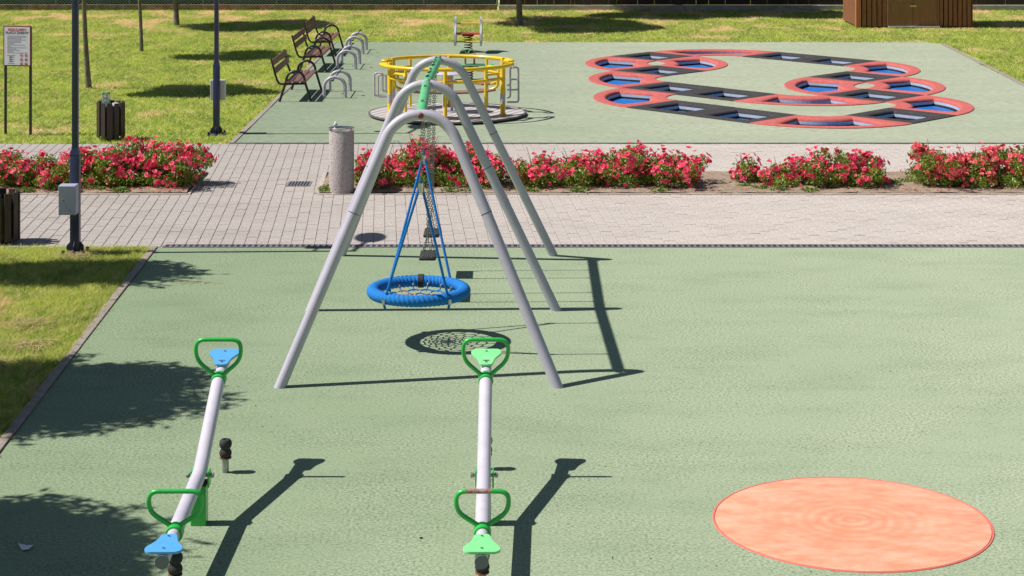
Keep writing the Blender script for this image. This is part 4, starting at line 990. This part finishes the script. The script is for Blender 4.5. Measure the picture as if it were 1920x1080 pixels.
bm = NB(); tube(bm, [(-0.105, 0, 1.0), (-0.075, 0.0, 1.05)], [0.014, 0.024], 12); build('push_button', bm, mat('white_plastic', (0.8, 0.8, 0.8), 0.3), tp, smooth=True)

# ------------------------------------------------------------ shed
SA = Vector((10.42, 57.3)); SB = Vector((13.92, 57.3)); fd = (SB-SA).normalized(); nd = Vector((-fd.y, fd.x))
ang = math.atan2(fd.y, fd.x); W = (SB-SA).length; Dp = 2.4; Hs = 2.6
sh = thing('garden_shed', 'brown timber shed with double doors at the back of the lawn', 'shed', (SA.x, SA.y, 0), ang)
bm = NB(); box(bm, (W/2, Dp/2+0.02, Hs/2), (W-0.06, Dp-0.06, Hs)); build('wall_core', bm, mat('shed_dark', (0.045, 0.016, 0.009), 0.8), sh)
def boards(x0, x1, y, axis='x'):
    n = max(1, round((x1-x0)/0.145)); p = (x1-x0)/n
    bmx = NB(); d = (p-0.03, 0.028, Hs-0.06) if axis == 'x' else (0.028, p-0.03, Hs-0.06); box(bmx, (0, 0, 0), d, bev=0.004); m_ = bpy.data.meshes.new('board'); bmx.to_mesh(m_); bmx.free(); m_.materials.append(M_SHED)
    for k in range(n):
        c = x0+p*(k+0.5); link_mesh('board', m_, sh, ((c, y, Hs/2+0.02) if axis == 'x' else (y, c, Hs/2+0.02)))
boards(0.13, 0.90, 0.0); boards(2.46, W-0.05, 0.0)
boards(0.12, Dp, 0.0, 'y'); boards(0.10, Dp, W-0.0, 'y')
bm = NB(); box(bm, (0.03, 0.03, Hs/2), (0.15, 0.15, Hs), bev=0.008); build('corner_post', bm, M_POST, sh)
for x in (0.925, 2.435):
    bm = NB(); box(bm, (x, -0.02, Hs/2), (0.045, 0.06, Hs-0.1), bev=0.004); build('door_jamb', bm, mat('jamb_wood', (0.25, 0.12, 0.07), 0.7), sh)
for (x0, x1) in ((0.95, 1.672), (1.685, 2.41)):
    bm = NB(); box(bm, ((x0+x1)/2, -0.012, 1.08), (x1-x0, 0.03, 2.0), bev=0.004); d_ = build('door', bm, M_SHEDD, sh)
bm = NB(); box(bm, (1.68, -0.036, 0.66), (0.20, 0.015, 0.055), bev=0.006); lt = build('door_latch', bm, mat('latch_brass', (0.55, 0.47, 0.22), 0.4, 0.6), d_)
bm = NB(); box(bm, (1.70, -0.06, 0.03), (1.55, 0.14, 0.06), bev=0.006); build('threshold', bm, M_PLINTHW, sh)
bm = NB(); box(bm, (W/2, Dp/2, Hs+0.05), (W+0.3, Dp+0.3, 0.08), bev=0.01); build('roof', bm, M_BLKT, sh)

# ------------------------------------------------------------ back fences
FY = 64.5
fl = thing('chain_link_fence', 'chain-link fence backed with dark green sheeting along the back lawn', 'fence', (-13, FY, 0))
bm = NB(); box(bm, (0, 0.0, 0.06), (25.0, 0.14, 0.26), bev=0.01); build('plinth', bm, M_PLINTH, fl)
bm = NB()
nx = 160; xs_ = np.linspace(-12.5, 12.5, nx); rows = []
for k, x in enumerate(xs_): rows.append([bm.verts.new((x, 0.07+0.02*math.sin(x*2.7)*(1-z/1.7), z)) for z in (0.19, 0.7, 1.2, 1.7)])
for a_, b_ in zip(rows, rows[1:]):
    for k in range(3): bm.faces.new((a_[k], b_[k], b_[k+1], a_[k+1]))
build('windbreak_sheet', bm, M_TARP, fl, smooth=True)
bm = NB(); s = 0.11
for k in range(int(26.5/s)):
    x = -14+k*s
    for sg_ in (-1, 1):
        xa, xb = (x, x+1.5) if sg_ > 0 else (x+1.5, x)
        pa = Vector((xa, 0.0+0.006*sg_, 0.2)); pb = Vector((xb, 0.006*sg_, 1.7))
        if min(xa, xb) < -12.5 or max(xa, xb) > 12.5: continue
        tube(bm, [pa, pb], 0.0085, 4, caps=False)
o = build('wire_mesh', bm, M_WIRE, fl); o['kind'] = 'stuff'
for k in range(11):
    bm = NB(); cyl(bm, (-12.5+2.5*k, 0.035, 0.15), (-12.5+2.5*k, 0.035, 1.75), 0.03, 10); build('post', bm, M_WIRE, fl, smooth=True)
fr = thing('plank_fence', 'dark brown plank fence on a pale concrete plinth behind the shed', 'fence', (10, FY, 0))
bm = NB(); box(bm, (2.5, 0, 0.045), (25.9, 0.16, 0.25), bev=0.01); build('plinth', bm, M_PLINTHW, fr)
bm = NB(); box(bm, (0, 0, 0), (0.1412, 0.02, 1.6), bev=0.003); me = bpy.data.meshes.new('plank'); bm.to_mesh(me); bm.free(); me.materials.append(M_FPLANK)
for k in range(int(25.8/0.142)): link_mesh('plank', me, fr, (-10.35+0.142*k, random.uniform(-.004, .004), 0.18+0.8), (0, random.uniform(-.004, .004), 0))
for z in (0.45, 1.5):
    bm = NB(); box(bm, (2.5, 0.05, z), (25.9, 0.05, 0.08)); build('rail', bm, M_FPLANK, fr)

# ------------------------------------------------------------ trees
def leafcloud(centres, n, size, elong=1.6, droop=0.0):
    """n leaf quads spread through ellipsoid clumps: centres = [(cx,cy,cz,rx,ry,rz)]"""
    C = np.array(centres); w = (C[:, 3]*C[:, 4]*C[:, 5]); w = w/w.sum(); idx = rng.choice(len(C), n, p=w)
    d = rng.normal(size=(n, 3)); d /= np.linalg.norm(d, axis=1)[:, None]; r = rng.random(n)**(1/2.2)
    P = C[idx, :3]+d*r[:, None]*C[idx, 3:6]
    a = rng.normal(size=(n, 3)); a /= np.linalg.norm(a, axis=1)[:, None]; a[:, 2] -= droop; a /= np.linalg.norm(a, axis=1)[:, None]
    b = rng.normal(size=(n, 3)); b -= a*(a*b).sum(1)[:, None]; b /= np.linalg.norm(b, axis=1)[:, None]
    s = size*(0.6+0.8*rng.random(n))[:, None]
    return np.stack([P-a*s*elong, P+b*s*0.5, P+a*s*elong, P-b*s*0.5], axis=1)
def tree(name, lab, cat, base, crown, trunk_r, leaves, lsize, mleaf, clumps=16, grp=None, spiky=0, lean=(0, 0), wig=0.04):
    base = Vector(base); cx, cy, cz, rx, ry, rz = crown
    r = thing(name, lab, cat, base, 0, grp)
    top = Vector((cx, cy, cz))-base
    bm = NB(); pts = []; rad = []; n = 12
    low = Vector((lean[0], lean[1], max(0.5, cz-rz)-base.z))
    for k in range(n+1):
        t_ = k/n; p = Vector((0, 0, 0))*(1-t_)**2+low*2*t_*(1-t_)+top*t_*t_
        p += Vector((math.sin(t_*9+cx), math.cos(t_*7+cy), 0))*wig*t_; pts.append(p); rad.append(trunk_r*(1-0.62*t_)*(1.25 if k == 0 else 1.0))
    pts.insert(1, pts[0]+Vector((0, 0, 0.08))); rad[0] = trunk_r*1.35; rad.insert(1, trunk_r*1.08); pts[0] = pts[0]-Vector((0, 0, 0.05))
    tube(bm, pts, rad, 12); build('trunk', bm, M_BARK, r, smooth=True)
    C = []
    bm = NB()
    for k in range(clumps):
        d = Vector((random.gauss(0, 1), random.gauss(0, 1), random.gauss(0, 0.8))).normalized(); q = random.uniform(0.35, 0.72)
        c = Vector((d.x*rx*q, d.y*ry*q, d.z*rz*q)); f = random.uniform(0.30, 0.46)
        C.append((cx+c.x-base.x, cy+c.y-base.y, cz+c.z-base.z, rx*f, ry*f, rz*f))
        s0 = pts[random.randint(7, 11)]; e = Vector(C[-1][:3]); tube(bm, [s0, (s0+e)/2+Vector((0, 0, -0.05)), e], [trunk_r*0.35, trunk_r*0.25, trunk_r*0.1], 6)
    if spiky:
        for k in range(spiky):
            d = Vector((random.gauss(0, 1), random.gauss(0, 1), random.gauss(0, 0.45))).normalized(); L_ = random.uniform(0.88, 1.12)
            e = Vector((d.x*rx*L_, d.y*ry*L_, d.z*rz*L_)); s0 = e*0.35
            tube(bm, [top+s0, top+e*0.7, top+e], [0.02, 0.012, 0.005], 4)
            for j in range(6):
                q = 0.45+0.52*j/5; c = top+e*q; f = 0.15*(1.25-q)
                C.append((c.x, c.y, c.z, max(0.05, rx*f+abs(d.x)*0.10), max(0.05, ry*f+abs(d.y)*0.10), max(0.05, rz*f)))
    build('limbs', bm, M_BARK, r, smooth=True)
    V = leafcloud(C, leaves, lsize, 1.5)
    o = np_mesh('crown', V, None, mleaf, r)
    return r
GT = 'slim trees on the far lawn'
tree('lawn_tree', 'slim tree trunk on the far lawn just right of the near lamp post', 'tree', (-9.28, 41.6, -0.02), (-9.35, 40.8, 3.45, 1.6, 1.6, 0.85), 0.062, 9500, 0.07, M_LEAF, 16, GT, lean=(-0.16, 0.1))
tree('lawn_tree', 'thin tree trunk in the middle of the far lawn, left of the second lamp post', 'tree', (-9.76, 50.0, -0.02), (-9.9, 48.6, 3.6, 1.7, 1.6, 0.8), 0.052, 8500, 0.07, M_LEAF, 14, GT, lean=(-0.05, 0.1))
tree('lawn_tree', 'small tree trunk close to the chain-link fence, farthest on the left', 'tree', (-10.32, 58.4, -0.02), (-10.2, 57.7, 3.65, 2.6, 2.8, 1.0), 0.085, 24000, 0.085, M_LEAF, 18, GT, lean=(-0.1, 0.1))
tree('lawn_tree', 'single tree trunk behind the red-seated spring rider at the back', 'tree', (0.235, 58.3, -0.02), (-0.9, 58.6, 3.8, 2.7, 3.5, 1.1), 0.10, 30000, 0.09, M_LEAF, 20, GT)
tree('roadside_tree', 'large tree beyond the plank fence whose shade darkens the back lawn', 'tree', (2.6, 66.2, 0), (2.0, 62.7, 4.3, 3.3, 2.7, 1.4), 0.14, 34000, 0.095, M_LEAF, 24, 'trees beyond the plank fence')
tree('roadside_tree', 'second large tree beyond the plank fence, nearer the shed', 'tree', (5.8, 66.4, 0), (5.4, 62.9, 4.5, 2.9, 2.3, 1.4), 0.14, 34000, 0.095, M_LEAF, 24, 'trees beyond the plank fence')
# trees left of the frame that throw the shade on the near rubber
GN = 'feathery trees left of the near lawn'
tree('feathery_tree', 'feathery tree left of view shading the rubber beside the blue seesaw', 'tree', (-7.95, 17.3, -0.02), (-7.80, 17.15, 4.1, 1.75, 1.45, 1.2), 0.09, 30000, 0.045, M_NEEDLE, 26, GN, spiky=70)
tree('feathery_tree', 'feathery tree left of view shading the bottom left corner', 'tree', (-7.1, 13.2, -0.02), (-6.85, 13.15, 4.0, 1.35, 1.32, 1.1), 0.09, 26000, 0.045, M_NEEDLE, 24, GN, spiky=60)
tree('feathery_tree', 'feathery tree left of view shading the lawn by the near lamp post', 'tree', (-9.0, 22.4, -0.02), (-8.30, 22.35, 4.1, 1.65, 0.80, 0.9), 0.08, 18000, 0.045, M_NEEDLE, 20, GN, spiky=40)

# ------------------------------------------------------------ rose bushes
def rose_bush(lab, x, y, rx, ry, h, nb=90, leaf=M_RLEAF, petal=M_ROSE, cover=0.3, fade=0.0):
    rx *= 1.12; y -= 0.12
    r = thing('rose_bush', lab, 'rose bush', (x, y, 0.02), 0, 'red and pink rose bushes in the beds')
    C = []; k = 0
    for i in range(14):
        a = random.uniform(0, 2*PI); q = random.uniform(0, 0.8)**0.8; zz = random.uniform(0.25, 0.84)
        C.append((rx*q*math.cos(a), ry*q*math.sin(a), h*zz*(1-0.22*q*q), rx*0.34, ry*0.38, h*0.24))
    for i in range(9):
        a = 2*PI*i/9; C.append((rx*0.62*math.cos(a), ry*0.62*math.sin(a), h*0.22, rx*0.3, ry*0.34, h*0.20))
    V = leafcloud(C, int(5200*rx*ry*h/0.15), 0.021, 1.15); V[:, :, 2] = np.maximum(V[:, :, 2], 0.0)
    np_mesh('foliage', V, None, leaf, r)
    bm = NB()
    for i in range(7):
        a = random.uniform(0, 2*PI); e = Vector((rx*0.6*math.cos(a), ry*0.6*math.sin(a), h*random.uniform(0.7, 1.12))); tube(bm, [(e.x*0.15, e.y*0.15, 0), (e.x*0.6, e.y*0.6, e.z*0.6), e], [0.008, 0.006, 0.003], 5)
    build('stems', bm, M_STEM, r)
    # blossoms: clusters on the outside, upper half denser
    P = []
    while len(P) < nb:
        c = C[random.randrange(len(C))]; d = Vector((random.gauss(0, 1), random.gauss(-0.35, 1), random.gauss(0.55, 0.8))).normalized()
        p = Vector((c[0]+d.x*c[3]*1.02, c[1]+d.y*c[4]*1.02, c[2]+d.z*c[5]*1.08))
        if p.z < h*0.12 or (p.z < h*0.42 and random.random() < 0.62): continue
        k = random.choice((1, 1, 2, 3, 4))
        for j in range(k): P.append((p+Vector((random.gauss(0, .035), random.gauss(0, .03), random.gauss(0, .025))), d))
    for i in range(2):
        a = random.uniform(0, 2*PI); P.append((Vector((rx*0.5*math.cos(a), ry*0.5*math.sin(a), h*random.uniform(0.95, 1.05))), Vector((0, -0.3, 1)).normalized()))
    Q = []
    for (p, d) in P:
        u = d.orthogonal().normalized(); v = d.cross(u); R0 = random.uniform(0.026, 0.050)
        for ring, (nn, rr_, tilt) in enumerate(((5, 1.0, 0.35), (4, 0.62, 0.8))):
            ph = random.random()*6
            for k in range(nn):
                a = ph+2*PI*k/nn+random.uniform(-.2, .2); e = u*math.cos(a)+v*math.sin(a); sd = u*(-math.sin(a))+v*math.cos(a)
                rr2 = R0*rr_*random.uniform(0.85, 1.15); tp = p+e*rr2*math.cos(tilt)+d*rr2*math.sin(tilt); mdl = p+e*rr2*0.6+d*rr2*0.25*(1+ring)
                wv = rr2*0.55
                Q.append([p, mdl+sd*wv, tp, mdl-sd*wv])
    np_mesh('blossoms', np.array([[list(q) for q in f] for f in Q]), None, petal, r)
    return r
L1 = 'rose bush in the left bed, '
BU = [
 (L1+'at the very left edge above the near litter bin', -7.75, 28.85, 0.55, 0.62, 0.44, 120, M_RLEAF, M_ROSE),
 (L1+'low and yellow-green, left of the near lamp post', -7.05, 28.9, 0.50, 0.66, 0.42, 110, M_RLEAF, M_ROSE),
 (L1+'directly behind the near lamp post', -6.4, 28.9, 0.48, 0.66, 0.47, 120, M_RLEAF, M_ROSE),
 (L1+'tall with dense blossoms right of the near lamp post', -5.78, 28.95, 0.52, 0.68, 0.58, 185, M_RLEAFD, M_ROSE),
 (L1+'rightmost, hanging over the paving', -5.14, 28.9, 0.50, 0.66, 0.52, 170, M_RLEAFD, M_ROSE),
 ('rose bush touching the drinking fountain, in full red bloom', -2.02, 28.85, 0.42, 0.66, 0.50, 160, M_RLEAFD, M_ROSE),
 ('tallest rose bush behind the front left leg of the swing frame', -1.42, 28.95, 0.46, 0.68, 0.60, 190, M_RLEAFD, M_ROSE),
 ('rose bush seen between the legs of the swing frame behind the chains', -0.82, 28.9, 0.44, 0.66, 0.50, 150, M_RLEAFD, M_ROSE),
 ('rose bush at the right end of the first clump, behind the swing legs', -0.42, 28.85, 0.34, 0.6, 0.44, 110, M_RLEAFD, M_ROSE),
 ('leftmost rose bush of the second clump, right of the swing frame', 0.40, 28.85, 0.40, 0.62, 0.44, 120, M_RLEAFD, M_ROSE),
 ('second rose bush from the left in the second clump', 1.02, 28.9, 0.44, 0.64, 0.42, 115, M_RLEAF, M_ROSE),
 ('third rose bush of the second clump, dense with pink-red blossoms', 1.72, 28.95, 0.48, 0.66, 0.50, 165, M_RLEAFD, M_ROSE),
 ('rightmost rose bush of the second clump, beside bare soil', 2.42, 28.9, 0.46, 0.66, 0.47, 160, M_RLEAFD, M_ROSE),
 ('tiny sparse rose bush at the left of the third clump', 3.56, 29.1, 0.22, 0.32, 0.34, 38, M_RLEAFD, M_ROSE),
 ('small low rose bush second in the third clump', 4.06, 28.8, 0.30, 0.45, 0.32, 52, M_RLEAF, M_ROSE),
 ('largest rose bush in the middle of the third clump', 4.72, 28.9, 0.46, 0.62, 0.46, 140, M_RLEAFD, M_ROSE),
 ('rightmost rose bush of the third clump with pale pink spots', 5.26, 28.85, 0.38, 0.60, 0.42, 110, M_RLEAFD, M_ROSE),
 ('salmon red rose bush at the left of the last clump', 6.42, 28.95, 0.42, 0.66, 0.50, 150, M_RLEAFD, M_ROSES),
 ('fading salmon rose bush in the last clump, near the right edge', 7.0, 28.85, 0.46, 0.66, 0.50, 190, M_RLEAFD, M_ROSES),
 ('fading salmon rose bush cut off by the right edge', 7.6, 28.85, 0.48, 0.66, 0.50, 180, M_RLEAFD, M_ROSES)]
for (lab, x, y, rx, ry, h, nb, lf, pt_) in BU: rose_bush(lab, x, y, rx, ry, h*1.12, int(nb*2.3), lf, pt_)
# weeds at the foot of the bushes, fallen petals
def weeds(lab, spots, n, size):
    C = [(x, y, 0.04, 0.16, 0.10, 0.05) for x, y in spots]
    o = np_mesh('weeds', leafcloud(C, n, size, 1.4), None, M_WEED); tag(o, lab, 'weeds', kind='stuff')
weeds('low green weeds along the front of the left rose bed', [(-7.2+0.35*i, 28.1+0.1*(i % 2)) for i in range(5)], 900, 0.025)
weeds('low weeds among the right rose bed and its bare soil', [(-2.75, 28.12), (-2.76, 28.3), (3.5, 28.5), (3.7, 28.3), (3.95, 28.15), (4.4, 28.12), (5.75, 28.75), (5.95, 28.9), (0.15, 28.2), (0.3, 28.1), (-0.6, 28.1), (-0.9, 28.1), (1.0, 28.1), (2.2, 28.1)], 2400, 0.02)
n = 700; P = np.stack([np.concatenate([rng.uniform(-7.6, -4.8, 350), rng.uniform(-2.5, 7.5, 350)]), rng.uniform(28.02, 28.35, n), np.full(n, 0.055)], 1)
a = rng.normal(size=(n, 3))*0.012; b_ = rng.normal(size=(n, 3))*0.012; a[:, 2] *= .2; b_[:, 2] *= .2
o = np_mesh('fallen_petals', np.stack([P-a, P+b_, P+a, P-b_], 1), None, M_ROSES); tag(o, 'fallen pink petals on the soil in front of the roses', 'petals', kind='stuff')

# ------------------------------------------------------------ grass
def blades(name, lab, regions, dens, w, h, dryp):
    Ps = []
    for (y0, y1, xl, xr) in regions:
        N_ = int((y1-y0)*12*dens)
        ys = rng.uniform(y0, y1, N_*4); xa = np.array([xl(v) for v in ys]); xb = np.array([xr(v) for v in ys])
        # rejection against a common width
        wmax = (xb-xa).max(); xs2 = xa+rng.random(len(ys))*wmax; k = xs2 < xb
        area = wmax*(y1-y0); tot = int(area*dens); sel = rng.choice(len(ys), min(tot, len(ys)), replace=False); kk = k[sel]
        Ps.append(np.stack([xs2[sel][kk], ys[sel][kk]], 1))
    P = np.concatenate(Ps); n = len(P)
    # clumping
    H = h*(0.4+0.9*rng.random(n)); az = rng.random(n)*2*PI; ln = H*rng.uniform(0.5, 2.2, n); wa = rng.random(n)*2*PI
    ww = w*(0.6+0.8*rng.random(n))
    dx = np.cos(wa)*ww/2; dy = np.sin(wa)*ww/2
    z0 = np.full(n, -0.02)
    A = np.stack([P[:, 0]-dx, P[:, 1]-dy, z0], 1); B = np.stack([P[:, 0]+dx, P[:, 1]+dy, z0], 1); T_ = np.stack([P[:, 0]+np.cos(az)*ln, P[:, 1]+np.sin(az)*ln, z0+H], 1)
    o = np_mesh(name, np.stack([A, B, T_], 1), None, M_BLADE, attr=np.where(rng.random(n) < dryp, 0.85, rng.random(n)*0.35))
    return tag(o, lab, 'grass', kind='stuff')
fl_ = lambda y: -0.272*y-0.3
blades('grass', 'mown grass with dry clippings on the near left lawn', [(14.5, 24.05, fl_, lambda y: LE(y)-0.09)], 7500, 0.010, 0.060, 0.20)
blades('grass', 'sunny mown grass of the far left lawn around the bin and sign', [(33.18, 64.4, fl_, lambda y: -4.96)], 950, 0.018, 0.05, 0.12)
blades('grass', 'mown grass strip behind the far rubber surface', [(52.62, 64.4, lambda y: -4.96, lambda y: 17.8)], 700, 0.022, 0.055, 0.12)
blades('grass', 'patch of grass right of the far rubber surface', [(40.5, 52.62, lambda y: 11.45 if y < 47 else 11.85, lambda y: 0.272*y+0.3)], 900, 0.02, 0.05, 0.12)
blades('grass', 'grass tufts growing over the kerb of the near lawn', [(15.0, 24.0, lambda y: LE(y)-0.13, lambda y: LE(y)-0.045)], 3500, 0.006, 0.035, 0.5)
# straw, litter
def straw(lab, cx, cy, n, sx, sy):
    P = np.stack([rng.normal(cx, sx, n), rng.normal(cy, sy, n), rng.uniform(0.003, 0.015, n)], 1); a = rng.normal(size=(n, 3))*0.03; a[:, 2] *= 0.06; b = np.stack([-a[:, 1], a[:, 0], np.zeros(n)], 1)*0.07
    o = np_mesh('straw', np.stack([P-a, P+b, P+a, P-b], 1), None, M_STRAW); tag(o, lab, 'straw', kind='stuff')
straw('wisp of dry straw lying on the green rubber below the drain', -3.66, 22.0, 90, 0.13, 0.05)
n = 260; P = np.stack([rng.uniform(-4.6, -4.15, n), rng.uniform(15, 24, n), np.full(n, 0.03)], 1); P[:, 0] = [LE(v)-0.05+rng.normal(0, 0.05) for v in P[:, 1]]
a = rng.normal(size=(n, 3))*0.02; a[:, 2] *= 0.1; b = np.stack([-a[:, 1], a[:, 0], np.zeros(n)], 1)*0.1
tag(np_mesh('straw', np.stack([P-a, P+b, P+a, P-b], 1), None, M_STRAW), 'dry clippings scattered along the near lawn kerb', 'straw', kind='stuff')
for lab_, x_, y_ in (('pale hay clump on the sunny near lawn, upper one', -5.05, 19.9), ('pale hay clump on the sunny near lawn, middle one', -4.85, 19.0), ('pale hay clump on the sunny near lawn near the shade edge', -4.95, 18.3), ('hay heap at the foot of the near lamp post', -5.35, 23.45)):
    n = 320; P = np.stack([rng.normal(x_, 0.13, n), rng.normal(y_, 0.13, n), rng.uniform(0.02, 0.055, n)], 1); a = rng.normal(size=(n, 3))*0.035; a[:, 2] *= 0.25; b = np.stack([-a[:, 1], a[:, 0], np.zeros(n)], 1)*0.07
    tag(np_mesh('straw', np.stack([P-a, P+b, P+a, P-b], 1), None, M_STRAW), lab_, 'straw', kind='stuff')
bm = NB(); pp = [(-0.055, 0.03), (-0.01, 0.025), (0.0, 0.012), (0.05, 0.02), (0.045, -0.03), (0.0, -0.028), (-0.02, -0.012)]
bm.faces.new([bm.verts.new((-3.445+x_*1.1, 13.41+y_*2.2, 0.008+0.012*random.random())) for x_, y_ in pp]); bmesh.ops.triangulate(bm, faces=bm.faces)
tag(build('paper_scrap', bm, M_PAPER), 'torn white paper scrap on the shaded rubber at the bottom left', 'litter')
# crumbs on the pad
n = 500; P = np.stack([rng.uniform(-4, 6, n), rng.uniform(12.5, 24, n), np.full(n, 0.004)], 1); a = rng.normal(size=(n, 3))*0.0045; a[:, 2] = 0; b = np.stack([-a[:, 1], a[:, 0], np.zeros(n)], 1)*0.6
tag(np_mesh('crumbs', np.stack([P-a, P+b, P+a, P-b], 1), None, M_PIT), 'tiny dark crumbs scattered over the near green rubber', 'debris', kind='stuff')
